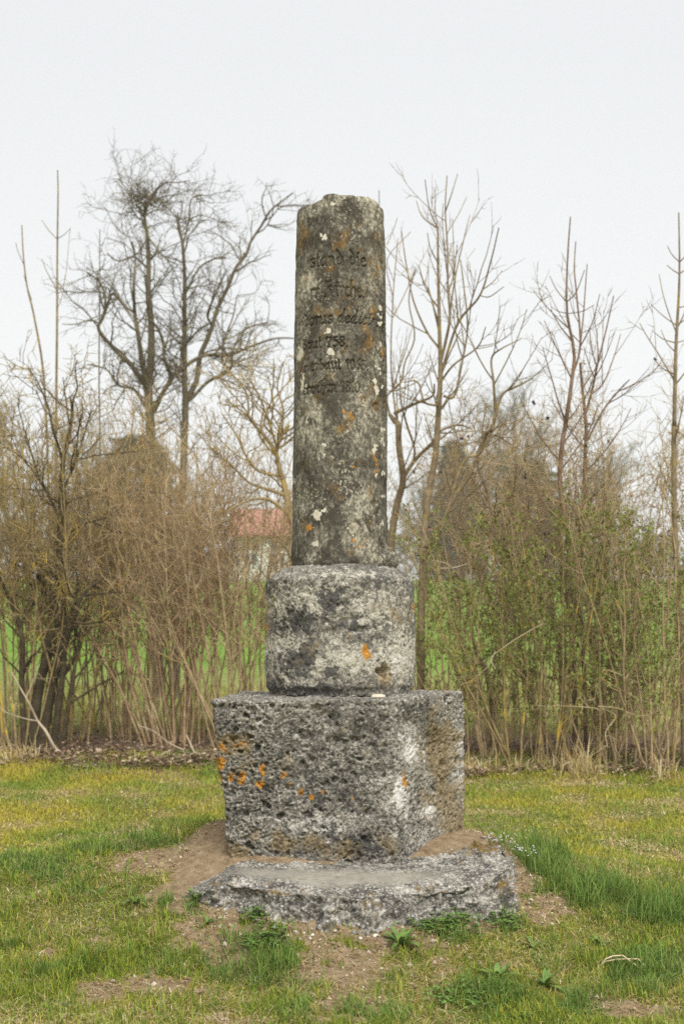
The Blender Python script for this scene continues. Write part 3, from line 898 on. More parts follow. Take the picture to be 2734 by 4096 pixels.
val = m.math('ADD', m.math('ADD', m.math('ADD', m.math('MULTIPLY', pb, .15), m.math('MULTIPLY', peb_a, .12)), m.math('MULTIPLY', a, .80)), m.math('ADD', m.math('MULTIPLY', m.math('SUBTRACT', big_, .5), .48), .055))
c = m.ramp(val, [(0.33, (0.050, 0.047, 0.044)), (0.43, (0.12, 0.113, 0.10)), (0.52, (0.27, 0.252, 0.215)), (0.64, (0.47, 0.45, 0.40)), (0.8, (0.62, 0.60, 0.55))])
crust = m.noise(15, 8, .72, off=33.)
c = m.mix(m.math('MULTIPLY', m.ramp(crust, [(.52, 0.0), (.60, .85)]), m.math('SUBTRACT', 1.0, m.math('MULTIPLY', pb, .9))), c, (0.060, 0.056, 0.052))
screed = m.ramp(m.noise(70, 6, .7, m.coord((.45, 2.2, 1)), off=1.), [(.32, (0.20, 0.185, 0.15)), (.5, (0.34, 0.315, 0.26)), (.7, (0.47, 0.44, 0.37))])
c = m.mix(m.ramp(m.math('ADD', sm, m.math('MULTIPLY', m.math('SUBTRACT', a, .5), .7)), [(.30, 0.0), (.9, .75)]), c, screed)
mn = m.noise(24, 5, .7, off=12.)
c = m.mix(m.ramp(m.math('ADD', mn, m.math('MULTIPLY', mo, .3)), [(.60, 0.0), (.70, .85)]), c, m.ramp(m.noise(90, 3, .7), [(.35, (0.09, 0.055, 0.012)), (.65, (0.25, 0.155, 0.03))]))
m.color(c)
m.bump(m.math('ADD', m.noise(120, 5, .7), m.math('MULTIPLY', pb, .8)), .6, .007)
pbv = np.clip((h1 > .3) * sstep(.5, .25, f1) + .7 * (h2 > .3) * sstep(.48, .25, f2), 0, 1) * (.35 + .65 * h1) * rough
px_, py_ = proj(V)
mossb = blobs(px_, py_, [(1930, 3380, 120, 40, .8), (880, 3540, 70, 30, .4), (1480, 3620, 50, 30, .4), (1720, 3560, 50, 25, .4), (1380, 3640, 30, 50, .4), (1120, 3570, 80, 15, .4), (2010, 3540, 40, 40, .6)])
put('footing_slab', V, [q], m.m, mon, {'pebble': pbv, 'smooth': smooth_top, 'moss': mossb})

# ------------------------------------------------------------------ tubes for stems and twigs
def tubes(polys, sides):
    """polys: list of [(x,y,z,r), ...]; vectorised by point count -> V, quads, tips"""
    by = {}
    for p in polys:
        by.setdefault(len(p), []).append(p)
    Vs, Fs, off = [], [], 0
    ca = np.cos(np.arange(sides) * 2 * math.pi / sides); sa = np.sin(np.arange(sides) * 2 * math.pi / sides)
    for n, lst in by.items():
        A = np.array(lst, dtype=float)                       # M,n,4
        C, rad = A[..., :3], A[..., 3]
        T = np.gradient(C, axis=1)
        T /= np.maximum(np.linalg.norm(T, axis=2), 1e-9)[..., None]
        mean = C[:, -1] - C[:, 0]
        ref = np.where(np.abs(mean[:, 2:3]) > .8 * np.linalg.norm(mean, axis=1)[:, None], np.array([[1., .2, 0]]), np.array([[0., .15, 1]]))
        B = np.cross(T, ref[:, None, :]); B /= np.maximum(np.linalg.norm(B, axis=2), 1e-9)[..., None]
        Nn = np.cross(B, T)
        ring = C[:, :, None, :] + rad[:, :, None, None] * (B[:, :, None, :] * ca[:, None] + Nn[:, :, None, :] * sa[:, None])
        M = len(lst)
        Vs.append(ring.reshape(-1, 3))
        i = np.arange(M * n * sides).reshape(M, n, sides) + off
        j = np.roll(i, -1, 2)
        Fs.append(np.stack([i[:, :-1], j[:, :-1], j[:, 1:], i[:, 1:]], -1).reshape(-1, 4))
        off += M * n * sides
    return np.concatenate(Vs), np.concatenate(Fs)


def norm(v):
    l = math.sqrt(v[0] * v[0] + v[1] * v[1] + v[2] * v[2]) or 1
    return (v[0] / l, v[1] / l, v[2] / l)


def side_dir(d, ang, rng):
    """a direction that leaves d at the angle ang, anywhere round it"""
    a = (rng.gauss(0, 1), rng.gauss(0, 1), rng.gauss(0, 1))
    k = a[0] * d[0] + a[1] * d[1] + a[2] * d[2]
    s = norm((a[0] - k * d[0], a[1] - k * d[1], a[2] - k * d[2]))
    c_, s_ = math.cos(ang), math.sin(ang)
    return (d[0] * c_ + s[0] * s_, d[1] * c_ + s[1] * s_, d[2] * c_ + s[2] * s_)


def grow(out, p, d, L, r, lvl, S, rng):
    """one shoot and, recursively, its side shoots; out[lvl] collects [(x,y,z,r)]"""
    n = S['n'][lvl]
    st = L / (n - 1)
    pts = [(p[0], p[1], p[2], r)]
    w, up, tip = S['wander'][lvl], S['up'][lvl], S.get('tip', .3)
    dirs = [d]
    for k in range(1, n):
        d = norm((d[0] + rng.gauss(0, w), d[1] + rng.gauss(0, w), d[2] + rng.gauss(0, w) + up))
        p = (p[0] + d[0] * st, p[1] + d[1] * st, max(.02 + SLOPE * (min(p[1], 110) - 5.9), p[2] + d[2] * st))
        t = k / (n - 1)
        pts.append((p[0], p[1], p[2], r * (1 - (1 - tip) * t)))
        dirs.append(d)
    out[lvl].append(pts)
    if lvl + 1 < len(S['n']):
        kids(out, pts, dirs, L, lvl, S, rng)


def kids(out, pts, dirs, L, lvl, S, rng):
    n = len(pts)
    cnt = S['kids'][lvl] * L
    cnt = int(cnt) + (1 if rng.random() < cnt - int(cnt) else 0)
    t0 = S['t0'][lvl]
    for _ in range(cnt):
        t = t0 + (S['t1'][lvl] if 't1' in S else 1.0) * (1 - t0) * rng.random() ** .85
        f = t * (n - 1); i = min(int(f), n - 2); u = f - i
        a, b = pts[i], pts[i + 1]
        q_ = tuple(a[k] + (b[k] - a[k]) * u for k in range(3))
        rr = (a[3] + (b[3] - a[3]) * u)
        ll = S['len'][lvl] * rng.uniform(.45, 1.25) * (1.15 - .55 * t)
        grow(out, q_, side_dir(dirs[i], S['ang'][lvl] * rng.uniform(.65, 1.3), rng), ll, max(S['rmin'], min(rr * .65, S['r'][lvl])), lvl + 1, S, rng)


def spline(pts, n):
    """Catmull-Rom through (x,y,z,r) points"""
    A = np.array(pts, dtype=float)
    if len(A) < 3:
        t = np.linspace(0, 1, n)[:, None]
        return A[0] * (1 - t) + A[-1] * t
    Q = np.concatenate([[2 * A[0] - A[1]], A, [2 * A[-1] - A[-2]]])
    out = []
    for t in np.linspace(0, len(A) - 1 - 1e-6, n):
        i = int(t); u = t - i
        p0, p1, p2, p3 = Q[i], Q[i + 1], Q[i + 2], Q[i + 3]
        out.append(.5 * ((2 * p1) + (-p0 + p2) * u + (2 * p0 - 5 * p1 + 4 * p2 - p3) * u * u + (-p0 + 3 * p1 - 3 * p2 + p3) * u ** 3))
    o = np.array(out)
    o[:, 3] = np.maximum(o[:, 3], .0015)
    return o


TRI = [0]


def put_tubes(name, polys, sides, mat, parent, kind=None):
    V, Q = tubes(polys, sides)
    TRI[0] += 2 * len(Q)
    return put(name, V, [Q], mat, parent, kind=kind)


def leaf_cloud(name, pts, dirs, size, mat, parent, rng, kind='stuff'):
    """small pointed leaves, two triangles each folded on the midrib"""
    A = np.array(pts); n = len(A)
    g = np.random.default_rng(rng.randrange(1 << 30))
    ax = g.normal(size=(n, 3)) + np.array([0, 0, .3]); ax /= np.linalg.norm(ax, axis=1)[:, None]
    s = np.cross(ax, g.normal(size=(n, 3))); s /= np.linalg.norm(s, axis=1)[:, None]
    L = size * g.uniform(.6, 1.3, n)[:, None]
    W = L * .22
    nn = np.cross(ax, s)
    V = np.stack([A, A + ax * L * .5 + s * W + nn * L * .08, A + ax * L, A + ax * L * .5 - s * W + nn * L * .08], 1).reshape(-1, 3)
    b = np.arange(n)[:, None] * 4
    T = np.concatenate([b + np.array([[0, 1, 2]]), b + np.array([[0, 2, 3]])])
    TRI[0] += len(T)
    return put(name, V, [T], mat, parent, smooth=False, kind=kind)


def octas(pts, rad):
    A = np.array(pts); n = len(A)
    r = np.broadcast_to(np.asarray(rad, dtype=float).reshape(-1, 1, 1), (n, 1, 1))
    o = np.array([[1, 0, 0], [-1, 0, 0], [0, 1, 0], [0, -1, 0], [0, 0, 1], [0, 0, -1]], dtype=float)
    V = (A[:, None] + o[None] * r).reshape(-1, 3)
    f = np.array([[0, 2, 4], [2, 1, 4], [1, 3, 4], [3, 0, 4], [2, 0, 5], [1, 2, 5], [3, 1, 5], [0, 3, 5]])
    return V, (np.arange(n)[:, None, None] * 6 + f[None]).reshape(-1, 3)


# barks
B_DARK = mat_bark('dark_bark', (0.040, 0.031, 0.019), (0.115, 0.092, 0.055), (0.26, 0.21, 0.07), .02)
B_OLIVE = mat_bark('olive_lichen_bark', (0.16, 0.12, 0.055), (0.44, 0.34, 0.17), (0.58, 0.42, 0.07), .07)
B_RUSSET = mat_bark('russet_bark', (0.24, 0.155, 0.08), (0.55, 0.40, 0.235), (0.62, 0.50, 0.30), .06)
B_TAN = mat_bark('tan_bark', (0.26, 0.18, 0.095), (0.60, 0.46, 0.28), (0.48, 0.39, 0.14), .06)
B_ASH = mat_bark('ash_bark', (0.14, 0.105, 0.06), (0.32, 0.245, 0.15), (0.34, 0.26, 0.06), .05)
B_REDASH = mat_bark('reddish_sapling_bark', (0.12, 0.075, 0.048), (0.27, 0.18, 0.125), (0.30, 0.23, 0.08), .03)
B_GREY = mat_bark('grey_tree_bark', (0.095, 0.08, 0.052), (0.22, 0.185, 0.125), (0.18, 0.16, 0.055), .05)
B_GTWIG = mat_bark('grey_twig_bark', (0.095, 0.08, 0.055), (0.22, 0.185, 0.125), (0.24, 0.21, 0.08), .05)
B_PALE = mat_bark('pale_dead_wood', (0.34, 0.28, 0.19), (0.58, 0.49, 0.36))
B_YEL = mat_bark('yellow_lichen_bark', (0.30, 0.25, 0.13), (0.50, 0.42, 0.26), (0.58, 0.40, 0.07), .06)
L_PRIVET = mat_plain('privet_leaf', (0.165, 0.195, 0.038), .6, .45, 9)
L_DARKSEED = mat_plain('dark_seed_head', (0.03, 0.025, 0.02))
L_PALESEED = mat_plain('pale_seed_head', (0.50, 0.40, 0.26))

S_SHRUB = dict(n=[9, 6, 4, 3], wander=[.07, .12, .16, .2], up=[.05, .07, .06, .03], kids=[5.4, 6.6, 5.2], t0=[.34, .15, .1], len=[.78, .38, .18], ang=[.66, .8, .85], r=[.0080, .0050, .0036], rmin=.0029, tip=.35)
S_WAND = dict(n=[9, 6, 4], wander=[.06, .10, .14], up=[.05, .08, .05], kids=[5.6, 6.2], t0=[.3, .1], len=[.66, .26], ang=[.85, .9], r=[.0065, .0040], rmin=.0030, tip=.35)
S_PRIV = dict(n=[9, 6, 4], wander=[.06, .12, .16], up=[.06, .08, .05], kids=[5.0, 5.0], t0=[.12, .1], len=[.5, .22], ang=[.6, .8], r=[.0055, .0038], rmin=.0030, tip=.35)
S_THICK = dict(n=[9, 6, 5], wander=[.09, .15, .2], up=[.03, .04, .02], kids=[6.0, 6.0], t0=[.05, .05], len=[.5, .2], ang=[.8, .9], r=[.0055, .0036], rmin=.0030, tip=.35)
S_LICH = dict(n=[9, 7, 5, 3], wander=[.14, .18, .22, .25], up=[.03, .04, .03, .02], kids=[6.5, 9.0, 8.5], t0=[.15, .1, .1], len=[.60, .32, .13], ang=[.85, .9, 1.0], r=[.011, .007, .0045], rmin=.0035, tip=.45)


def shrub(name, px, D, n_st, Lr, rr, spread, S, mat, label, group=None, top=None, leaves=0, leaf_h=(0.1, 1.6), seed=0, base=.25, lean=(0, 0), twig_mat=None, seeds=0):
    rng = random.Random(1000 + seed)
    x0 = (px - CX) / F * D
    root = empty(name, (x0, D, zat(x0, D)), label, 'shrub', group)
    allp = [[] for _ in S['n']]
    lp = []
    for k in range(n_st):
        out = [[] for _ in S['n']]
        a = rng.uniform(0, 2 * math.pi); rb = base * math.sqrt(rng.random())
        p = (x0 + rb * math.cos(a), D + rb * .7 * math.sin(a), zat(x0, D) - .03)
        sp_ = spread * rng.uniform(.2, 1.1)
        d = norm((math.cos(a) * sp_ + lean[0] + rng.gauss(0, .07), math.sin(a) * sp_ * .8 + lean[1], 1))
        L = rng.uniform(*Lr)
        grow(out, p, d, L, rng.uniform(*rr), 0, S, rng)
        o = put_tubes('stem', out[0], 6 if rr[1] > .012 else 5, mat, root)
        for l in range(1, len(out)):
            allp[l] += out[l]
    thick = [q_ for q_ in allp[1]]
    fine = [q_ for l in range(2, len(allp)) for q_ in allp[l]]
    put_tubes('branches', thick, 4, mat, root, kind='stuff')
    if fine: put_tubes('twigs', fine, 3, twig_mat or mat, root, kind='stuff')
    if leaves:
        src = [q_ for q_ in fine + thick if leaf_h[0] < q_[0][2] - SLOPE * (D - 5.9) < leaf_h[1]]
        pts = []
        while len(pts) < leaves and src:
            q_ = rng.choice(src); i = rng.randrange(1, len(q_))
            pts.append([q_[i][0] + rng.gauss(0, .01), q_[i][1] + rng.gauss(0, .01), q_[i][2] + rng.gauss(0, .01)])
        if pts: leaf_cloud('leaves', pts, None, .034, L_PRIVET, root, rng)
    if seeds:
        src = fine or thick
        for nm, mt, rad, k in (('dark_seed_heads', L_DARKSEED, .013, seeds), ('pale_seed_heads', L_PALESEED, .011, seeds)):
            pts = []
            for _ in range(k):
                q_ = rng.choice(src)
                if q_[-1][2] < 1.4: continue
                for _k in range(3): pts.append([q_[-1][0] + rng.gauss(0, .009), q_[-1][1] + rng.gauss(0, .009), q_[-1][2] + rng.gauss(0, .009)])
            if pts:
                V, T = octas(pts, np.full(len(pts), rad))
                put(nm, V, [T], mt, root, kind='stuff')
    return root


def traced(name, limbs, D, mat, label, cat='tree', group=None, S=S_THICK, twig_mat=None, wob=.15, seed=0, sidesh=5, n=26, opposite=None, extra=None):
    """limbs: (part name, [(px, py, width px)...], side-shoot density); each limb follows its own path in depth"""
    rng = random.Random(2000 + seed)
    l0 = limbs[0][1][0]
    b = P(l0[0], l0[1], D)
    root = empty(name, (b[0], D, zat(b[0], D)), label, cat, group)
    tw = [[] for _ in range(8)]
    cache = []
    for li, (nm, pts, dens) in enumerate(limbs):
        q_ = []
        dd = D
        # start on the nearest earlier limb so that branches leave their parent
        if li and cache:
            s = P(pts[0][0], pts[0][1], D)
            allq = np.concatenate(cache)
            px_, py_ = CX + F * allq[:, 0] / allq[:, 1], HY - F * (allq[:, 2] - CAMZ) / allq[:, 1]
            k = int(np.argmin((px_ - pts[0][0]) ** 2 + (py_ - pts[0][1]) ** 2))
            if (px_[k] - pts[0][0]) ** 2 + (py_[k] - pts[0][1]) ** 2 < 45 ** 2:
                dd = allq[k, 1]
        drift = rng.uniform(-wob, wob) * (1 if li else .3)
        m_ = len(pts)
        for i_, (px_, py_, w_) in enumerate(pts):
            dz_ = dd + drift * i_ / max(1, m_ - 1) * 2.5 + (rng.gauss(0, wob * .25) if 0 < i_ else 0)
            q_.append((*P(px_, py_, dz_), w_ / F * D / 2))
        sp_ = spline(q_, n)
        cache.append(sp_)
        put_tubes(nm, [[tuple(r) for r in sp_]], 7 if nm == 'trunk' else 6, mat, root)
        if dens > 0:
            seg = np.diff(sp_[:, :3], axis=0)
            L = float(np.linalg.norm(seg, axis=1).sum())
            dirs = [norm(tuple(v)) for v in seg] + [norm(tuple(seg[-1]))]
            S2 = dict(S); S2['kids'] = [S['kids'][0] * dens] + list(S['kids'][1:])
            if opposite:
                # paired shoots at nodes, curving up
                k = max(2, int(L / opposite[0]))
                for t in np.linspace(opposite[1], .97, k):
                    f_ = t * (n - 1); i_ = min(int(f_), n - 2)
                    if rng.random() < .25: continue
                    s1 = side_dir(dirs[i_], opposite[2] * rng.uniform(.8, 1.2), rng)
                    dd_ = dirs[i_]
                    kk_ = s1[0] * dd_[0] + s1[1] * dd_[1] + s1[2] * dd_[2]
                    s2 = norm(tuple(2 * kk_ * dd_[c_] - s1[c_] for c_ in range(3)))
                    for s in (s1, s2):
                        grow(tw, tuple(sp_[i_, :3]), s, opposite[3] * rng.uniform(.4, 1.2) * (1.2 - .8 * t), max(.0028, sp_[i_, 3] * .5), 1, S, rng)
            else:
                kids(tw, [tuple(r) for r in sp_], dirs, L, 0, S2, rng)
    if extra: extra(tw, rng)
    big_ = tw[1]; fine = [x for l in range(2, 8) for x in tw[l]]
    if big_: put_tubes('side_branches', big_, 4, mat, root, kind='stuff')
    if fine: put_tubes('twigs', fine, 3, twig_mat or mat, root, kind='stuff')
    return root


def cr(pts, sx, ox, oy):
    return [(x * sx + ox, y * sx + oy, w) for x, y, w in pts]


def wd(pts, w0, w1):
    k = len(pts) - 1
    return [(x, y, w0 + (w1 - w0) * i / k) for i, (x, y) in enumerate(pts)]


# ---- the big bare tree behind the left part of the hedge
c4 = lambda pts, w0, w1: cr(wd(pts, w0, w1), .765, 0, 600)
S_BIG = dict(n=[9, 7, 5, 3], wander=[.12, .22, .28, .3], up=[.02, .05, .02, .0], kids=[6.5, 9.0, 9.0], t0=[.1, .12, .1], len=[.75, .38, .20], ang=[1.0, .85, .9], r=[.010, .0054, .0036], rmin=.0028, tip=.4)


def nest(tw, rng):
    for _ in range(60):
        p = P(588 + rng.gauss(0, 34), 800 + rng.gauss(0, 16), 15 + rng.gauss(0, .08))
        grow(tw, p, norm((rng.gauss(0, 1), rng.gauss(0, 1), rng.gauss(.2, .8))), rng.uniform(.12, .35), .006, 2, S_BIG, rng)
    for _ in range(12):
        p = P(588 + rng.gauss(0, 40), 800 + rng.gauss(0, 16), 15)
        a = rng.uniform(0, 6.28)
        grow(tw, p, norm((math.cos(a), math.sin(a) * .6, rng.uniform(-.3, .8))), rng.uniform(.3, .5), .008, 1, S_BIG, rng)


traced('bare_tree', [
    ('trunk', [(640, 2960, 54), (625, 2500, 50)] + c4([(795, 1900), (790, 1568), (785, 1400), (775, 1250), (790, 1100), (790, 900), (775, 750), (778, 600), (770, 450), (755, 350), (760, 280)], 44, 9), 1.0),
    ('trunk', [(690, 2960, 40), (715, 2400, 36)] + c4([(950, 1900), (962, 1568), (970, 1350), (965, 1200), (965, 1000), (965, 800), (965, 650), (955, 500), (938, 400), (930, 330)], 32, 6), 1.0),
    ('branch', c4([(770, 1270), (745, 1120), (722, 960), (705, 850), (700, 700), (708, 560), (690, 480)], 26, 6), 1.0),
    ('branch', c4([(765, 1240), (690, 1130), (640, 1080), (580, 1020), (515, 935), (545, 860), (550, 760), (520, 690), (455, 640)], 24, 6), 1.1),
    ('branch', c4([(545, 860), (590, 750), (640, 800), (700, 880)], 12, 5), .8),
    ('branch', c4([(800, 1370), (840, 1290), (890, 1190), (860, 1090), (850, 990), (800, 900), (740, 880)], 24, 6), 1.0),
    ('branch', c4([(890, 1195), (930, 1160), (1030, 1090), (1100, 1070), (1170, 1075), (1230, 1060), (1330, 1020), (1440, 985), (1540, 985)], 18, 6), 1.0),
    ('branch', c4([(975, 1310), (1030, 1200), (1045, 1080), (1080, 1000), (1110, 920), (1140, 820), (1190, 720), (1230, 620), (1290, 540), (1310, 480), (1370, 390), (1410, 320), (1470, 270), (1530, 225)], 26, 5), .8),
    ('branch', c4([(1105, 915), (1085, 860), (1120, 770), (1180, 640)], 12, 5), .9),
    ('branch', c4([(955, 500), (985, 380), (1000, 260), (1060, 230)], 10, 4), 1.2),
    ('branch', c4([(965, 1020), (1040, 940), (1090, 910)], 10, 6), .8),
    ('branch', c4([(1160, 1110), (1170, 1000), (1215, 880), (1240, 760)], 11, 5), 1.0),
    ('branch', c4([(960, 1330), (1010, 1290), (1090, 1210), (1200, 1150), (1220, 1040), (1280, 940), (1400, 900)], 16, 5), .9),
    ('branch', c4([(760, 1340), (700, 1250), (620, 1230), (560, 1150), (460, 1120)], 16, 5), .9),
    ('branch', c4([(775, 620), (700, 560), (620, 580), (560, 540)], 9, 4), 1.0),
    ('branch', c4([(770, 450), (860, 560), (930, 600)], 8, 5), 1.0),
    ('branch', c4([(760, 300), (850, 180), (930, 170), (990, 160)], 8, 3), 1.3),
    ('branch', c4([(755, 350), (690, 240), (620, 150)], 7, 3), 1.2),
    ('branch', c4([(965, 760), (1040, 620), (1120, 570), (1180, 560)], 9, 4), 1.0),
], 15.0, B_GREY, 'tall bare tree with two trunks and a knot of twigs on top, behind left hedge', S=S_BIG, twig_mat=B_GTWIG, seed=1, n=30, wob=.25, extra=nest)

# ---- saplings at the left
traced('bare_sapling', [('trunk', wd([(225, 2940), (222, 2300), (226, 1600), (229, 1300), (230, 1000), (233, 780), (231, 680)], 14, 4), .0),
                        ('branch', wd([(229, 1160), (190, 1090), (168, 1035)], 4, 2.5), 0), ('branch', wd([(229, 1155), (260, 1120), (282, 910)], 3, 2), 0),
                        ('branch', wd([(228, 955), (195, 920), (168, 880)], 4, 2.5), 0), ('branch', wd([(229, 955), (255, 940), (282, 915)], 3, 2), 0), ('branch', wd([(228, 1240), (250, 1180), (262, 1100)], 3, 2), 0)],
       12.2, B_ASH, 'tallest thin leafless sapling, a single straight rod above the far left shrubs', S=S_WAND, seed=2, wob=.05)
traced('bare_sapling', [('trunk', wd([(205, 2940), (200, 2200), (180, 1560), (140, 1280), (110, 1150), (95, 1030), (88, 900)], 12, 4), .0),
                        ('branch', wd([(127, 1200), (105, 1130), (96, 1100)], 3.5, 2.5), 0), ('branch', wd([(97, 1060), (75, 1010), (63, 970)], 3.5, 2.5), 0)],
       12.4, B_ASH, 'thin leafless sapling leaning left at the left edge of the photo', S=S_WAND, seed=3, wob=.05)
traced('bare_sapling', [('trunk', wd([(410, 2900), (402, 1900), (397, 1500), (399, 1100), (400, 920)], 9, 3), .0), ('branch', wd([(400, 1500), (430, 1430), (480, 1400)], 4, 2.5), .5)],
       12.8, B_GREY, 'faint thin sapling standing just left of the tall bare tree', S=S_WAND, seed=4, wob=.05)

# ---- left hedge
c5 = lambda pts, w0, w1: cr(wd(pts, w0, w1), .765, 0, 1700)
traced('bare_shrub', [
    ('trunk', c5([(165, 1690), (200, 1400), (235, 1250), (255, 1130), (305, 1060), (290, 960), (255, 860), (200, 790)], 46, 18), .5),
    ('trunk', c5([(215, 1690), (265, 1400), (310, 1200), (330, 1080), (335, 960), (310, 820), (315, 560), (325, 350), (330, 180), (370, 20), (380, -120)], 44, 12), .9),
    ('trunk', c5([(130, 1690), (115, 1350), (120, 1150), (90, 1000), (40, 880), (0, 800)], 26, 14), .6),
    ('trunk', c5([(280, 1690), (310, 1450), (330, 1300), (345, 1150), (390, 1000), (440, 880), (540, 800)], 30, 10), .8),
    ('trunk', c5([(320, 1690), (380, 1350), (400, 1200), (430, 1050), (470, 1000)], 18, 8), .9),
    ('branch', c5([(330, 940), (370, 1000), (400, 880), (405, 800), (385, 735), (340, 712)], 16, 8), .5),
    ('branch', c5([(310, 860), (290, 800), (240, 760), (160, 700), (60, 640)], 16, 5), 1.2),
    ('branch', c5([(318, 500), (260, 380), (180, 250), (90, 150), (0, 110)], 12, 4), 1.3),
    ('branch', c5([(325, 360), (400, 180), (440, 50), (480, -80)], 12, 4), 1.3),
    ('branch', c5([(330, 200), (290, 60), (250, -100), (200, -220), (150, -300)], 12, 4), 1.3),
    ('branch', c5([(325, 420), (230, 330), (140, 60), (90, -120)], 10, 4), 1.2),
    ('branch', c5([(370, 40), (350, -100), (330, -250)], 9, 4), 1.3),
    ('branch', c5([(316, 620), (400, 540), (500, 500), (640, 470)], 9, 4), 1.2),
], 10.9, B_DARK, 'broad bare shrub with blackish crooked stems and yellow lichened twigs at the far left', 'shrub', S=S_LICH, twig_mat=B_OLIVE, seed=5, n=24)
HG = 'russet wand shrubs in the left hedge'
shrub('bare_shrub', 20, 11.3, 12, (1.7, 2.9), (.006, .011), .35, S_SHRUB, B_TAN, 'tan twiggy shrub cut off by the left edge of the photo', seed=1)
shrub('bare_shrub', 330, 11.6, 13, (1.9, 3.0), (.006, .011), .38, S_SHRUB, B_OLIVE, 'olive brown shrub just right of the blackish crooked stems', seed=2)
shrub('bare_shrub', 520, 11.4, 17, (1.7, 2.7), (.006, .011), .35, S_WAND, B_RUSSET, 'russet shrub of thin wands below the tall bare tree', seed=3)
shrub('bare_shrub', 690, 11.1, 26, (1.7, 2.7), (.006, .012), .42, S_WAND, B_RUSSET, 'dense reddish shrub of slanting wands midway between tall tree and monument', seed=4, lean=(-.08, 0))
shrub('bare_shrub', 820, 11.5, 17, (1.5, 2.4), (.006, .011), .4, S_SHRUB, B_RUSSET, 'reddish twiggy shrub left of the stone block', seed=5)
shrub('bare_shrub', 960, 11.0, 28, (1.7, 2.9), (.006, .012), .42, S_WAND, B_TAN, 'brown wand shrub directly left of the round drum', seed=6)
shrub('bare_shrub', 1100, 11.7, 26, (1.7, 2.9), (.006, .011), .4, S_SHRUB, B_TAN, 'brown shrub half hidden behind the left side of the drum', seed=7)
shrub('bare_shrub', 1330, 11.6, 14, (1.2, 1.6), (.006, .011), .4, S_WAND, B_TAN, 'brown shrub hidden behind the drum and block', seed=8)
shrub('bare_shrub', 90, 10.8, 11, (2.1, 3.3), (.007, .013), .34, S_SHRUB, B_OLIVE, 'olive shrub with a dense lichened crown, left of the blackish crooked stems', seed=61)
shrub('bare_shrub', 255, 11.2, 10, (2.1, 3.3), (.007, .013), .34, S_SHRUB, B_OLIVE, 'olive shrub with a dense crown growing through the blackish crooked stems', seed=62)
shrub('bare_shrub', 600, 11.9, 13, (1.9, 3.0), (.006, .011), .36, S_SHRUB, B_TAN, 'tan twiggy shrub between the two russet wand shrubs', seed=63)
shrub('bare_shrub', 160, 12.3, 10, (1.9, 3.1), (.006, .011), .35, S_SHRUB, B_OLIVE, 'hazy olive shrub behind the blackish crooked stems', seed=21)
shrub('bare_shrub', 440, 12.4, 10, (1.9, 3.1), (.006, .011), .35, S_SHRUB, B_RUSSET, 'hazy russet shrub in front of the tall tree trunks', seed=22)
c5r = c5
traced('lichen_shrub', [
    ('trunk', [(1250, 2960, 44), (1230, 2500, 38), (1195, 2250, 34)] + c5([(1520, 470), (1490, 330), (1470, 260), (1445, 150), (1470, 60), (1510, 0)], 30, 10), .5),
    ('branch', c5([(1445, 150), (1400, 80), (1330, 0), (1280, -60), (1180, -130)], 18, 5), 1.3),
    ('branch', c5([(1500, 370), (1440, 350), (1380, 330), (1300, 300), (1230, 230), (1170, 180), (1100, 160)], 16, 5), 1.2),
    ('branch', c5([(1470, 270), (1350, 240), (1290, 170), (1240, 60), (1200, 0), (1160, -60)], 12, 5), 1.3),
    ('branch', c5([(1520, 480), (1440, 410), (1380, 385), (1300, 395), (1210, 440), (1160, 480)], 16, 6), .8),
    ('branch', c5([(1450, 130), (1390, -60), (1340, -180), (1280, -260)], 12, 4), 1.4),
    ('branch', c5([(1470, 60), (1480, -80), (1450, -200), (1480, -330)], 11, 4), 1.4),
    ('branch', c5([(1440, 60), (1380, -10), (1420, -140), (1400, -260)], 10, 4), 1.3),
    ('branch', c5([(1300, -40), (1290, -160), (1230, -250), (1180, -300)], 9, 4), 1.3),
], 11.2, B_OLIVE, 'spiky shrub with yellow lichened branches reaching left from behind the column', 'shrub', S=S_LICH, twig_mat=B_OLIVE, seed=6, n=22)
# loose pale shoots in front of the hedge
traced('fallen_branch', [('branch', c5([(345, 1735), (290, 1690), (240, 1600), (200, 1550), (150, 1450), (110, 1380), (60, 1290)], 15, 5), .3)], 10.5, B_PALE, 'pale dead branch arching over the grass below the blackish shrub', 'branch', S=S_WAND, seed=7, wob=.1)
traced('fallen_branch', [('branch', c5([(1040, 1750), (1010, 1700), (975, 1620)], 10, 6), 0)], 10.5, B_PALE, 'short pale stick leaning in the litter left of the stone block', 'branch', S=S_WAND, seed=8, wob=.1)
traced('fallen_branch', [('branch', c5([(960, 1700), (880, 1660), (800, 1600), (720, 1570)], 7, 3), 0)], 10.6, B_PALE, 'thin pale twig lying across the leaf litter on the left', 'branch', S=S_WAND, seed=9, wob=.1)

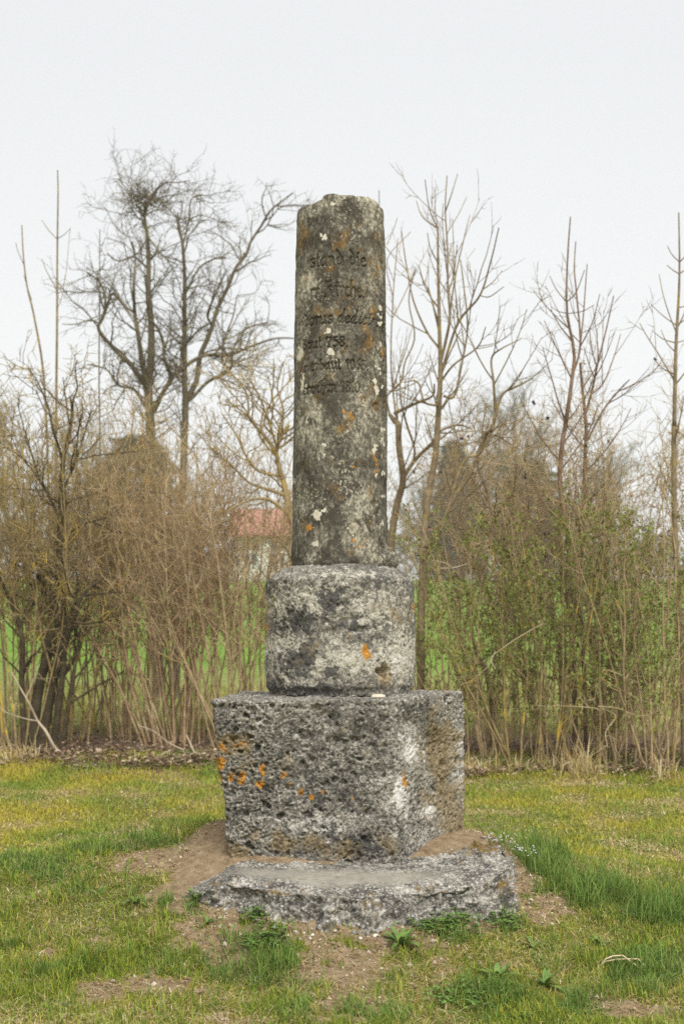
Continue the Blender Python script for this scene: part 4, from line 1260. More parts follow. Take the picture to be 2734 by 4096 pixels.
# ---- right: ash trees, saplings, green shrubs
c6 = lambda pts, w0, w1: cr(wd(pts, w0, w1), .787, 1500, 600)
c7 = lambda pts, w0, w1: cr(wd(pts, w0, w1), .787, 1500, 1700)
S_ASH = dict(n=[9, 7, 5, 4], wander=[.05, .045, .07, .10], up=[.04, .10, .09, .05], kids=[4.6, 5.2, 5.0], t0=[.2, .2, .2], t1=[.78, 1, 1], len=[.62, .36, .18], ang=[.75, .7, .75], r=[.008, .0048, .0034], rmin=.0027, tip=.4)
traced('ash_tree', [
    ('trunk', c7([(236, 1640), (230, 1400), (232, 1000), (240, 700), (262, 400), (305, 150), (318, -30)], 36, 24) + c6([(325, 1250), (330, 1100), (326, 950), (322, 750), (318, 560), (317, 400)], 22, 7), .7),
    ('branch', c6([(317, 400), (275, 300), (252, 150)], 6, 3), .0), ('branch', c6([(317, 400), (304, 300), (304, 190)], 5, 3), .0), ('branch', c6([(317, 400), (240, 340), (208, 258)], 5, 3), .0),
    ('trunk', c6([(330, 1080), (355, 980), (378, 850), (368, 700), (366, 500), (355, 300), (364, 130)], 14, 4), .5),
    ('branch', c6([(357, 310), (385, 230), (418, 120)], 5, 3), 0), ('branch', c6([(366, 420), (420, 330), (464, 240)], 4, 2.5), 0),
    ('branch', c6([(372, 720), (398, 610), (392, 350)], 7, 3), .3), ('branch', c6([(380, 820), (405, 650), (450, 450), (480, 330)], 8, 3), .3),
    ('branch', c6([(398, 640), (416, 480)], 5, 3), 0),
    ('branch', c6([(335, 1130), (420, 880), (530, 740), (585, 570), (627, 395)], 12, 4), .6), ('branch', c6([(530, 740), (580, 745), (652, 695)], 5, 3), .3),
    ('branch', c6([(345, 1250), (400, 1250), (440, 1080), (468, 900), (450, 700), (432, 560)], 12, 4), .7),
    ('branch', c6([(322, 580), (280, 500), (264, 420)], 6, 3), .2), ('branch', c6([(330, 950), (280, 740), (240, 660), (222, 590)], 8, 3), .6),
    ('branch', c6([(326, 1010), (260, 920), (195, 770), (160, 600), (132, 410)], 10, 4), .5),
    ('branch', c7([(236, 700), (290, 600), (400, 370), (480, 250), (560, 50)], 22, 16) + c6([(590, 1420), (640, 1250), (700, 1210), (800, 1160)], 15, 5), .8),
    ('branch', c6([(610, 1330), (600, 1180), (590, 1060), (640, 1010), (740, 960)], 12, 4), 1.0),
    ('branch', c7([(250, 620), (330, 540), (440, 200), (520, 150), (600, 50), (660, 80), (740, 130)], 14, 5), .9),
    ('branch', c6([(325, 1300), (250, 1280), (215, 1180), (140, 1180)], 10, 4), .9),
    ('branch', c6([(330, 1180), (400, 1090), (520, 1000), (560, 900)], 10, 4), 1.0),
], 10.6, B_ASH, 'slender ash tree right of the monument with a tall twin leader and upswept shoots', 'tree', S=S_ASH, twig_mat=B_ASH, seed=11, n=28)
traced('ash_tree', [
    ('trunk', c7([(98, 1560), (92, 900), (80, 620), (105, 420), (140, 280), (120, 120), (115, 0)], 34, 24) + c6([(100, 1380), (70, 1340)], 22, 14), .5),
    ('branch', c7([(135, 280), (200, 180), (300, 80), (330, 30), (420, 0), (490, 20)], 18, 6), .8),
    ('branch', c6([(72, 1345), (60, 1250), (130, 1180), (150, 1080), (200, 950), (170, 760), (205, 600)], 10, 4), .8),
    ('branch', c6([(95, 1340), (200, 1290), (290, 1250), (300, 1190)], 14, 6), .8),
    ('branch', c6([(110, 1400), (80, 1100), (90, 750), (115, 450)], 8, 3), .4), ('branch', c6([(90, 850), (150, 730), (205, 600)], 5, 3), .3), ('branch', c6([(90, 750), (60, 560), (180, 415)], 4, 3), 0), ('branch', c6([(60, 480), (90, 410), (112, 345)], 4, 3), 0),
    ('branch', c7([(130, 300), (200, 150), (160, 0), (130, -120), (125, -250)], 12, 5), .8),
    ('branch', c6([(30, 700), (22, 400), (19, 205)], 5, 3), 0),
], 11.3, B_ASH, 'crooked ash tree partly hidden behind the right edge of the column', 'tree', S=S_ASH, twig_mat=B_OLIVE, seed=12, n=24)
traced('bare_sapling', [
    ('trunk', c7([(1015, 1690), (1010, 1300), (990, 1000), (975, 800), (985, 600), (950, 420), (935, 250), (950, 80), (965, 0)], 24, 18) + c6([(975, 1330), (1000, 1150), (1010, 1030), (985, 900), (970, 780), (975, 560), (990, 340)], 17, 5), .5),
    ('branch', c6([(968, 770), (920, 710), (885, 640)], 5, 3), 0), ('branch', c6([(970, 775), (1020, 720), (1062, 610)], 5, 3), 0), ('branch', c6([(972, 830), (930, 820), (890, 795)], 4, 2.5), 0), ('branch', c6([(975, 832), (1050, 820), (1110, 788)], 4, 2.5), 0),
    ('branch', c6([(1000, 1150), (1040, 990), (1020, 720), (1010, 600), (1017, 465)], 10, 4), .3),
    ('branch', c6([(1040, 990), (1055, 850), (1075, 580)], 8, 4), .2), ('branch', c6([(1040, 1000), (1100, 880), (1140, 730)], 6, 3), .2),
    ('branch', c6([(1050, 930), (1110, 900), (1160, 865)], 4, 2.5), 0),
], 10.4, B_REDASH, 'reddish barked sapling with a straight forked top, tallest between the ash and right edge', 'tree', S=S_ASH, twig_mat=B_ASH, seed=13, n=26)
traced('bare_sapling', [
    ('trunk', c7([(1070, 1660), (1060, 1300), (1040, 800), (1060, 300), (1070, 0)], 18, 14) + c6([(1065, 1350), (1045, 1150), (1040, 1080)], 13, 10), .6),
    ('branch', c6([(1065, 1350), (1100, 1220), (1130, 1080), (1170, 920), (1210, 740)], 12, 4), .6),
    ('branch', c6([(1100, 1240), (1160, 1180), (1215, 1040), (1245, 935)], 7, 3), .6),
    ('branch', c7([(1065, 100), (1160, -80), (1250, -190), (1290, -230)], 10, 4), 1.0),
], 10.8, B_REDASH, 'leaning reddish sapling standing right behind the straight forked one', 'tree', S=S_ASH, twig_mat=B_ASH, seed=14, n=22)
traced('bare_sapling', [
    ('trunk', c7([(1570, 1750), (1560, 1300), (1540, 900), (1520, 500), (1515, 100), (1518, 0)], 26, 20) + c6([(1518, 1400), (1522, 1150), (1528, 950), (1540, 750), (1544, 560), (1540, 318)], 18, 5), .3),
] + [('branch', c6(p_, 5, 2.6), 0) for p_ in ([(1524, 920), (1490, 830), (1462, 740), (1440, 630)], [(1528, 890), (1470, 850), (1398, 785)], [(1535, 890), (1590, 840), (1620, 760)], [(1542, 630), (1510, 610), (1480, 585)], [(1543, 630), (1580, 600), (1610, 540)], [(1542, 568), (1505, 530), (1482, 487)], [(1544, 570), (1580, 530), (1600, 480)],
                                       [(1525, 1030), (1480, 980), (1450, 915)], [(1522, 980), (1460, 960), (1406, 918)], [(1520, 1140), (1460, 1110), (1416, 1062)], [(1545, 800), (1590, 790), (1620, 780)], [(1526, 980), (1580, 960), (1610, 900)])],
       9.9, B_ASH, 'straight sapling with paired upcurved side shoots at the right edge of the photo', 'tree', S=S_ASH, twig_mat=B_ASH, seed=15, n=26, wob=.04)
traced('bare_shrub', [
    ('trunk', c7([(600, 1730), (590, 1450), (560, 1250), (510, 1150), (485, 1000), (470, 880), (440, 790), (390, 730)], 22, 8), .6),
    ('trunk', c7([(1150, 1720), (1150, 1400), (1130, 1180), (1060, 1020), (1000, 860), (980, 780)], 20, 10), .6),
    ('trunk', c7([(950, 1720), (945, 1350), (930, 1100), (890, 960), (830, 850), (730, 730), (640, 620), (600, 500), (570, 350)], 24, 10), .9),
    ('branch', c7([(600, 500), (640, 420), (700, 340), (720, 200)], 10, 4), 1.1), ('branch', c7([(640, 620), (560, 560), (450, 520), (350, 600)], 10, 4), 1.1),
    ('branch', c7([(730, 730), (760, 600), (720, 400), (800, 250)], 9, 4), 1.1), ('branch', c7([(570, 350), (520, 200), (560, 80), (640, -20)], 9, 4), 1.1),
    ('branch', c7([(860, 1000), (770, 1040), (700, 1090), (600, 1160), (520, 1210)], 10, 4), .8),
], 10.7, B_ASH, 'spreading bare shrub with crooked limbs right of the ash', 'shrub', S=S_LICH, twig_mat=B_TAN, seed=16, n=20)
LG = 0
for k_, (px_, D_, n_, hi_, lv_, lab_) in enumerate([
    (1770, 10.8, 10, 1.6, 1100, 'leafy green privet shrub just right of the stone block'),
    (1960, 10.3, 20, 2.1, 3300, 'dense privet shrub above the dry grass tuft'),
    (2140, 10.0, 26, 2.2, 4300, 'darkest and densest privet shrub, in the middle of the right hedge'),
    (2330, 10.1, 22, 2.3, 3800, 'privet shrub behind the yellow lichened bare twigs'),
    (2520, 10.0, 22, 2.4, 3800, 'leafy privet shrub with a thicket of brown stems near the right edge'),
    (2700, 9.8, 22, 2.6, 3800, 'tall privet shrub at the right edge of the photo')]):
    shrub('privet_shrub', px_, D_, int(n_ * .8), (hi_ * .6, hi_), (.006, .010), .40, S_PRIV, B_TAN if k_ != 2 else B_OLIVE, lab_, leaves=lv_, seed=30 + k_, base=.32, twig_mat=B_OLIVE, leaf_h=(.1, 1.9 + .15 * (k_ > 3)))
for k_, (px_, D_, n_, hi_, mt_, lab_) in enumerate([
    (1660, 11.9, 6, 2.3, B_TAN, 'thin brown shrub behind the ash trunks'),
    (1870, 11.3, 8, 2.9, B_TAN, 'tan twiggy shrub with pale seed heads right of the ash trunk'),
    (2060, 11.3, 15, 3.0, B_TAN, 'tan twiggy shrub with dark berry clusters above the privet'),
    (2230, 11.5, 14, 3.0, B_TAN, 'tan twiggy shrub around the forked sapling'),
    (2420, 11.0, 16, 3.1, B_TAN, 'tan shrub with long upswept twigs right of the forked sapling'),
    (2600, 11.2, 16, 3.1, B_TAN, 'tan shrub filling the gap beside the right edge sapling')]):
    shrub('bare_shrub', px_, D_, n_, (hi_ * .65, hi_), (.006, .010), .32, S_SHRUB, mt_, lab_, seed=50 + k_, seeds=9)
traced('dead_branch', [('branch', c7([(1330, 1310), (1150, 1250), (1150, 1460), (1120, 1440), (1000, 1430), (920, 1420), (880, 1350)], 6, 3), .9), ('branch', c7([(1150, 1440), (1220, 1480), (1170, 1560), (1180, 1640)], 5, 3), .8), ('branch', c7([(1130, 1430), (1230, 1440), (1350, 1480), (1470, 1440), (1568, 1420)], 5, 3), .7)],
       9.7, B_YEL, 'tangled bare branch with grey and bright yellow lichen in front of the right hedge', 'branch', S=S_THICK, seed=17, wob=.1)
traced('dead_branch', [('branch', c7([(850, 1010), (760, 1060), (680, 1110), (600, 1170), (560, 1220)], 6, 3), .7), ('branch', c7([(610, 1150), (590, 1200), (610, 1240)], 5, 3), .5)],
       9.7, B_YEL, 'pale lichened branch pointing left in the middle of the right hedge', 'branch', S=S_THICK, seed=18, wob=.1)
traced('dead_branch', [('branch', c7([(330, 730), (400, 725), (470, 705)], 7, 4), 0), ('branch', c7([(390, 725), (350, 700), (290, 690)], 5, 3), .8)], 9.9, B_PALE, 'whitish forked dead twig level with the foot of the column, on the right', 'branch', S=S_THICK, seed=19, wob=.05)

# ------------------------------------------------------------------ far beyond the field
def far_tree(px, py_top, D, label, seed, wfac=.42, mat=B_GREY):
    rng = random.Random(3000 + seed)
    x, _, zt = P(px, py_top, D)
    zb = float(rise(D)); zt -= zb
    root = empty('bare_tree', (x, D, zb), label, 'tree', None)
    S = dict(n=[7, 6, 5, 4], wander=[.05, .12, .18, .2], up=[.0, .05, .03, .0], kids=[28 / zt, 26 / zt, 28 / zt], t0=[.2, .15, .1], len=[zt * wfac, zt * .2, zt * .10], ang=[.8, .7, .8], r=[zt * .010, zt * .005, zt * .003], rmin=zt * .0018, tip=.4)
    out = [[] for _ in range(4)]
    grow(out, (x, D, zb - .1), (0, 0, 1), zt, zt * .022, 0, S, rng)
    put_tubes('trunk', out[0], 6, mat, root)
    put_tubes('limbs', out[1], 4, mat, root, kind='stuff')
    put_tubes('twigs', out[2] + out[3], 3, mat, root, kind='stuff')


def far_conifer(px, py_top, D, wpx, label, seed, mat, cone=True):
    rng = random.Random(4000 + seed)
    g = np.random.default_rng(seed)
    x, _, zt = P(px, py_top, D)
    zb = float(rise(D)); zt -= zb
    root = empty('conifer_tree', (x, D, 0), label, 'tree', None)
    put_tubes('trunk', [[(x, D, -.1, zt * .02), (x, D, zt * .5, zt * .013), (x, D, zt, zt * .002)]], 6, B_GREY, root)
    R0 = wpx / F * D / 2
    n = 2400
    t = g.random(n) ** .8
    prof_ = (1 - t) ** .85 + .04 if cone else np.sqrt(np.clip(1 - (2 * t - .9) ** 2 / 1.25, 0.02, 1))
    ang_ = g.random(n) * 6.283
    rr = R0 * prof_ * np.sqrt(g.random(n)) * (1 + .28 * np.sin(ang_ * 3 + t * 37) * np.sin(t * 55 + seed))
    A = np.stack([x + rr * np.cos(ang_), D + rr * np.sin(ang_), zt * (.08 + .92 * t) - rr * .25], 1)
    ax = np.stack([np.cos(ang_), np.sin(ang_), -.35 + .3 * g.normal(size=n)], 1); ax /= np.linalg.norm(ax, axis=1)[:, None]
    s = np.cross(ax, g.normal(size=(n, 3))); s /= np.linalg.norm(s, axis=1)[:, None]
    L = zt * .075 * g.uniform(.4, 1.4, n)[:, None]
    V = np.stack([A - s * L * .28, A + s * L * .28, A + ax * L], 1).reshape(-1, 3)
    put('foliage', V, [np.arange(3 * n).reshape(n, 3)], mat, root, smooth=False, kind='stuff')
    root.location.z = zb


M_SPRUCE = mat_plain('spruce_needles', (0.035, 0.060, 0.045), .9, .35, 1.5)
M_YEW = mat_plain('olive_conifer_needles', (0.075, 0.085, 0.035), .9, .35, 1.5)
far_conifer(1815, 1765, 120, 240, 'blue green spruce far off, seen right of the column', 1, M_SPRUCE)
far_conifer(2110, 1830, 100, 250, 'broad olive evergreen far off behind the right hedge', 2, M_YEW, False)
far_conifer(545, 1740, 70, 330, 'dark evergreen behind the trunks of the tall bare tree', 3, M_YEW, False)
for k_, (px_, py_, D_, lab_) in enumerate([(2060, 1660, 110, 'hazy round crowned bare tree above the right hedge'), (1930, 1900, 105, 'hazy bare tree beside the far spruce'), (2420, 1850, 130, 'faint bare tree far behind the forked sapling'),
                                           (1700, 1960, 115, 'hazy bare tree behind the ash trunk'), (330, 1800, 90, 'hazy bare tree far behind the olive shrub on the left'), (800, 1980, 95, 'hazy bare tree left of the red roofed house'), (60, 1760, 85, 'hazy bare tree far off at the left edge'), (2250, 2010, 95, 'low hazy bare tree behind the right hedge')]):
    far_tree(px_, py_, D_, lab_, k_, .45)

M_WALL = mat_plain('house_render', (0.66, 0.63, 0.57), .9, .06, 1)
M_TILE = Mat('red_roof_tiles', .85)
_w = M_TILE.t.nodes.new('ShaderNodeTexBrick'); _w.inputs['Scale'].default_value = 3.0
_w.inputs['Color1'].default_value = (0.40, 0.19, 0.14, 1); _w.inputs['Color2'].default_value = (0.45, 0.23, 0.17, 1); _w.inputs['Mortar'].default_value = (0.26, 0.07, 0.04, 1)
M_TILE.L(M_TILE.tc.outputs['Object'], _w.inputs['Vector']); M_TILE.color(_w.outputs[0]); M_TILE = M_TILE.m
M_PANE = mat_plain('dark_window_glass', (0.05, 0.06, 0.07), .15, .1)
M_FRAME = mat_plain('white_window_frame', (0.75, 0.75, 0.73), .6, .05)
M_DOOR = mat_plain('brown_house_door', (0.16, 0.09, 0.05), .6, .1)


def box(x0, x1, y0, y1, z0, z1):
    V = np.array([(x, y, z) for x in (x0, x1) for y in (y0, y1) for z in (z0, z1)], dtype=float)
    Fq = np.array([[0, 1, 3, 2], [4, 6, 7, 5], [0, 4, 5, 1], [2, 3, 7, 6], [0, 2, 6, 4], [1, 5, 7, 3]])
    return V, Fq


def house(x0, x1, D, eave, ridge, label, wins, depth=8.0):
    root = empty('house', ((x0 + x1) / 2, D, 0), label, 'house')
    V, Q = box(x0, x1, D, D + depth, -.1, eave)
    put('wall', V, [Q], M_WALL, root, smooth=False)
    for xg in (x0, x1):                                      # gable triangles as solid prisms
        a = xg if xg == x0 else xg - .3
        V = np.array([(a, D, eave), (a, D + depth, eave), (a, D + depth / 2, ridge - .15), (a + .3, D, eave), (a + .3, D + depth, eave), (a + .3, D + depth / 2, ridge - .15)])
        put('gable', V, [np.array([[0, 1, 2], [5, 4, 3]]), np.array([[0, 3, 4, 1], [1, 4, 5, 2], [2, 5, 3, 0]])], M_WALL, root, smooth=False)
    o = .5
    t_ = .18
    yr = D + depth / 2
    V = []
    for x in (x0 - o, x1 + o):
        V += [(x, D - o, eave - .3), (x, yr, ridge), (x, D + depth + o, eave - .3), (x, D + depth + o, eave - .3 + t_), (x, yr, ridge + t_), (x, D - o, eave - .3 + t_)]
    Q = np.array([[0, 6, 7, 1], [1, 7, 8, 2], [2, 8, 9, 3], [3, 9, 10, 4], [4, 10, 11, 5], [5, 11, 6, 0]])
    T = np.array([[0, 1, 4, 5], [1, 2, 3, 4], [11, 10, 7, 6], [10, 9, 8, 7]])
    roof = put('roof', np.array(V), [Q, T], M_TILE, root, smooth=False)
    V, Q = box((x0 * .3 + x1 * .7) - .35, (x0 * .3 + x1 * .7) + .35, yr + .5, yr + 1.2, ridge - 1.2, ridge + .8)
    put('chimney', V, [Q], M_TILE, roof, smooth=False)
    for (wx, wz, ww, wh) in wins:
        V, Q = box(wx - ww / 2, wx + ww / 2, D - .05, D + .02, wz, wz + wh)
        fr = put('window', V, [Q], M_FRAME, root, smooth=False)
        for sx in (-1, 1):
            V, Q = box(wx + sx * ww * .24 - ww * .19, wx + sx * ww * .24 + ww * .19, D - .06, D - .045, wz + .1, wz + wh - .1)
            put('pane', V, [Q], M_PANE, fr, smooth=False)
    V, Q = box(x1 - 2.2, x1 - 1.2, D - .05, D + .02, 0, 2.1)
    put('door', V, [Q], M_DOOR, root, smooth=False)
    root.location.z = float(rise(D))


house(-9.6, -1.0, 112, 4.1, 6.6, 'far white house with a red tiled roof seen left of the column', [(-8, 1.2, 1.3, 1.3), (-5.6, 1.2, 1.3, 1.3), (-8, 2.6, 1.1, .9), (-5.6, 2.6, 1.1, .9)])
house(8.8, 15.4, 124, 3.6, 6.2, 'far house with a faded red roof seen through the right hedge', [(10, 1.0, 1.2, 1.2), (12.2, 1.0, 1.2, 1.2)])

# low wood that closes the field
g = np.random.default_rng(77)
n = 26000
xx = g.uniform(-110, 110, n)
top = 5.0 + 2.2 * np.sin(xx * .12) + 1.5 * np.sin(xx * .37 + 1) + 1.2 * np.sin(xx * .9)
A = np.stack([xx, 150 + g.uniform(-6, 6, n), float(rise(150)) + np.clip(top, 1.5, 9) * g.random(n) ** .7], 1)
ax = g.normal(size=(n, 3)) * .6 + np.array([0, 0, .8]); ax /= np.linalg.norm(ax, axis=1)[:, None]
s = np.cross(ax, g.normal(size=(n, 3))); s /= np.linalg.norm(s, axis=1)[:, None]
L = g.uniform(.5, 1.3, n)[:, None]
V = np.stack([A - s * L * .12, A + s * L * .12, A + ax * L], 1).reshape(-1, 3)
o = put('distant_wood', V, [np.arange(3 * n).reshape(n, 3)], mat_plain('distant_twigs', (0.15, 0.115, 0.085), .95, .4, .3), smooth=False, kind='stuff')
tag(o, 'low hazy strip of bare woodland along the far side of the field', 'woodland')

# ------------------------------------------------------------------ grass
GREEN = np.array([(0.18, 0.265, 0.026), (0.235, 0.32, 0.034), (0.31, 0.37, 0.045), (0.11, 0.18, 0.022), (0.37, 0.36, 0.05)])
LUSHG = np.array([(0.13, 0.225, 0.035), (0.175, 0.29, 0.05), (0.10, 0.18, 0.03), (0.23, 0.33, 0.08), (0.26, 0.31, 0.07)])
STRAW = np.array([(0.62, 0.51, 0.27), (0.50, 0.38, 0.19), (0.70, 0.61, 0.38), (0.42, 0.30, 0.13), (0.54, 0.45, 0.16)])


def blades(x, y, z, L, W, lean, az, col, curve, g):
    """bent blades, three faces each"""
    n = len(x)
    d = np.stack([np.cos(az), np.sin(az), np.zeros(n)], 1)
    s = np.stack([-np.sin(az + g.normal(0, .6, n)), np.cos(az), np.zeros(n)], 1)
    s /= np.maximum(np.linalg.norm(s, axis=1), 1e-6)[:, None]
    B = np.stack([x, y, z], 1)
    l1 = lean; l2 = np.minimum(lean + curve, 1.9)
    up = np.array([[0, 0, 1.]])
    h = (L * .5)[:, None]
    M_ = B + h * (np.sin(l1)[:, None] * d + np.cos(l1)[:, None] * up)
    T_ = M_ + h * (np.sin(l2)[:, None] * d + np.cos(l2)[:, None] * up)
    w = W[:, None] * s * .5
    V = np.stack([B - w, B + w, M_ - w * .8, M_ + w * .8, T_], 1)
    V[:, 2:, 2] = np.maximum(V[:, 2:, 2], z[:, None] + .003)
    V = V.reshape(-1, 3)
    b = np.arange(n)[:, None] * 5
    Q = b + np.array([[0, 1, 3, 2]]); T = b + np.array([[2, 3, 4]])
    c = np.repeat(col, 5, axis=0)
    TRI[0] += 3 * n
    return V, Q, T, c


def inside_mon(x, y):
    return (np.abs(x) < .58) & (y > 5.66) & (y < 6.6)


def scatter(n, x0, x1, y0, y1, g):
    y = g.uniform(y0, y1, n); x = g.uniform(x0, x1, n)
    k = np.abs(x) < .285 * y
    x, y = x[k], y[k]
    return x, y


def pick(arr, n, g, var=.25):
    c = arr[g.integers(0, len(arr), n)]
    return c * g.uniform(1 - var, 1 + var, n)[:, None]


def slab_mask(x, y):
    a = np.arctan2(x - SCX, -(y - SCY)); r = np.hypot(x - SCX, y - SCY)
    return r < np.interp(a, ra2, rr2) + .04


M_GRASS = mat_attr('grass_blade', .7, .3)
g = np.random.default_rng(99)
parts_ = []
# short lawn on and before the mound
x, y = scatter(262000, -1.9, 1.9, 4.05, 6.45, g)
z = hgt(x, y)
so, lu = cover(x, y, z)
keep = (g.random(len(x)) < np.clip(1.05 - so * 1.9, 0.05, 1) * (.45 + .4 * lu + .25 * (y < 5.4))) & ~slab_mask(x, y) & ~inside_mon(x, y)
x, y, z, so, lu = x[keep], y[keep], z[keep], so[keep], lu[keep]
n = len(x)
pst = np.stack([x, y, np.zeros(n)], 1)
ps = np.clip(.42 - .38 * lu + .45 * fbm(pst, 2.2, 2, 55) + .25 * so, .06, .9)
straw = g.random(n) < ps
L = np.where(straw, g.uniform(.022, .075, n), g.uniform(.018, .055, n) + lu * g.uniform(.0, .050, n)) * np.clip(1 + .7 * gnoise(pst, 6.0, 57), .5, 1.7)
W = g.uniform(.0020, .0044, n) + lu * .0012
lean = np.where(straw, g.uniform(.8, 1.55, n), np.abs(g.normal(.55, .4, n)))
col = np.where(straw[:, None], pick(STRAW, n, g), np.where((lu > .45)[:, None], pick(LUSHG, n, g), pick(GREEN, n, g)))
parts_.append(blades(x, y, z, L, W, lean, g.uniform(0, 6.283, n), col, g.uniform(.2, .9, n), g))
# dead straws strewn on the earth
x, y = scatter(26000, -1.6, 1.6, 4.1, 6.6, g); z = hgt(x, y)
so, lu = cover(x, y, z)
keep = (g.random(len(x)) < .25 + .5 * (so > .25)) & ~slab_mask(x, y) & ~inside_mon(x, y)
x, y, z = x[keep], y[keep], z[keep]; n = len(x)
parts_.append(blades(x, y, z + .006, g.uniform(.02, .07, n), g.uniform(.0016, .0034, n), g.uniform(1.2, 1.55, n), g.uniform(0, 6.283, n), pick(STRAW, n, g), g.uniform(-.1, .5, n), g))
# long blades in the lush tufts
cx_, cy_ = scatter(3200, -1.8, 1.9, 4.1, 6.45, g); cz_ = hgt(cx_, cy_)
so, lu = cover(cx_, cy_, cz_)
keep = (g.random(len(cx_)) < np.maximum(.22 * (gnoise(np.stack([cx_, cy_, cy_], 1), 3.1, 31) > 0), sstep(.30, .85, lu)) * (so < .5)) & ~slab_mask(cx_, cy_) & ~inside_mon(cx_, cy_)
cx_, cy_, lu_ = cx_[keep], cy_[keep], lu[keep]
per = 13
x = np.repeat(cx_, per) + g.normal(0, .016, len(cx_) * per); y = np.repeat(cy_, per) + g.normal(0, .016, len(cx_) * per)
n = len(x); z = hgt(x, y)
k1 = ~slab_mask(x, y)
parts_.append(blades(x[k1], y[k1], z[k1], (g.uniform(.05, .13, n) * (.6 + .7 * np.repeat(lu_, per)) * np.where((x > .62) & (y > 5.3), 1.35, 1.0))[k1], g.uniform(.0024, .0042, n)[k1], np.abs(g.normal(.5, .3, n))[k1], g.uniform(0, 6.283, n)[k1], pick(LUSHG, n, g)[k1], g.uniform(.2, .9, n)[k1], g))


def join(parts, name, label, cat, mat):
    Vs, Qs, Ts, Cs, off = [], [], [], [], 0
    for V, Q, T, c in parts:
        Vs.append(V); Qs.append(Q + off); Ts.append(T + off); Cs.append(c); off += len(V)
    o = put(name, np.concatenate(Vs), [np.concatenate(Qs), np.concatenate(Ts)], mat, None, {'col': np.concatenate(Cs)}, smooth=True, kind='stuff')
    return tag(o, label, cat)


join(parts_, 'grass', 'short trodden grass and straw growing on the mound around the monument', 'grass', M_GRASS)
# lawn between mound and hedge
parts_ = []
x, y = scatter(165000, -3.1, 3.1, 6.4, 10.6, g)
z = hgt(x, y)
keep = ~inside_mon(x, y) & ~((np.abs(x) < .45) & (y < 8))
x, y, z = x[keep], y[keep], z[keep]; n = len(x)
pst = np.stack([x, y, np.zeros(n)], 1)
gm_ = fbm(pst, 2.0, 3, 66)
straw = g.random(n) < np.clip(.42 + 1.1 * gm_, .05, .95) * np.where(y > 9.4, .8, 1)
mossc = np.array([(0.48, 0.41, 0.06), (0.40, 0.385, 0.055), (0.31, 0.36, 0.05), (0.20, 0.29, 0.045)])
_k = np.clip((1.5 + 3.2 * fbm(pst, 1.4, 3, 68) + g.normal(0, .7, n)).round(), 0, 3).astype(int)
col = np.where(straw[:, None], pick(STRAW, n, g), mossc[_k] * g.uniform(.75, 1.25, n)[:, None])
edge_ = sstep(9.0, 9.9, y)
L = g.uniform(.018, .045, n) * (1 + 1.6 * edge_ * g.random(n))
parts_.append(blades(x, y, z, L, g.uniform(.0035, .0075, n), np.where(straw, g.uniform(.9, 1.5, n), np.abs(g.normal(.6, .4, n))), g.uniform(0, 6.283, n), col, g.uniform(.1, .8, n), g))
join(parts_, 'lawn_grass', 'yellow green mossy lawn between the mound and the hedge', 'grass', M_GRASS)
# rough grass and meadow grass beneath and beyond the hedge
parts_ = []
x, y = scatter(52000, -5, 5, 9.5, 16.5, g); z = hgt(x, y)
keep = g.random(len(x)) < np.where(y < 11.8, .45 * sstep(-.1, .5, gnoise(np.stack([x, y, y], 1), 1.6, 4)), 1)
x, y, z = x[keep], y[keep], z[keep]; n = len(x)
straw = g.random(n) < np.where(y < 11.8, .7, .42)
col = np.where(straw[:, None], pick(STRAW, n, g), pick(GREEN, n, g))
_o = y > 11.8
parts_.append(blades(x, y, z, g.uniform(.03, .09, n) * np.where(_o, 1.3, .9), g.uniform(.005, .010, n), np.where(_o, g.uniform(.2, 1.3, n), g.uniform(.6, 1.5, n)), g.uniform(0, 6.283, n), col, g.uniform(.2, .9, n), g))
join(parts_, 'rough_grass', 'rough half dead grass under and just beyond the hedge', 'grass', M_GRASS)
# tufts of tall dead grass at the foot of the hedge
tufts = [(1915, 3105, 9.7, .20, .26, 240, 'flattened tuft of straw beside the right face of the stone block'), (2330, 3110, 9.6, .16, .34, 260, 'tall tuft of dead straw at the foot of the right hedge'), (2200, 3080, 9.8, .2, .2, 140, 'low dead grass tuft left of the tall straw tuft'),
         (2640, 3120, 9.5, .14, .32, 90, 'thin dead stalks near the right edge of the photo'), (90, 3030, 10.2, .22, .3, 220, 'dead straw tuft below the blackish shrub at the left edge'), (640, 3010, 10.3, .32, .12, 220, 'patch of pale flattened straw left of the stone block'), (2070, 3100, 9.8, .15, .2, 120, 'dead grass tuft midway between block and tall straw tuft')]
for k_, (px_, py_, D_, sx_, h_, n_, lab_) in enumerate(tufts):
    D_ = CAMZ * F / (py_ - HY) if False else D_
    x0 = (px_ - CX) / F * D_
    gg = np.random.default_rng(500 + k_)
    n_ = int(n_ * .7); h_ *= .8 if k_ != 1 else 1
    x = x0 + gg.normal(0, sx_ * .42, n_); y = D_ + gg.normal(0, .10, n_); z = hgt(x, y)
    V, Q, T, c = blades(x, y, z, h_ * gg.uniform(.4, 1.2, n_), gg.uniform(.004, .009, n_), np.abs(gg.normal(.6 if k_ != 1 else .35, .4, n_)), gg.uniform(0, 6.283, n_), pick(STRAW * 1.05, n_, gg, .2), gg.uniform(.1, 1.3, n_), gg)
    o = put('dead_grass_tuft', V, [Q, T], M_GRASS, None, {'col': c}, kind='thing')
    tag(o, lab_, 'grass tuft')

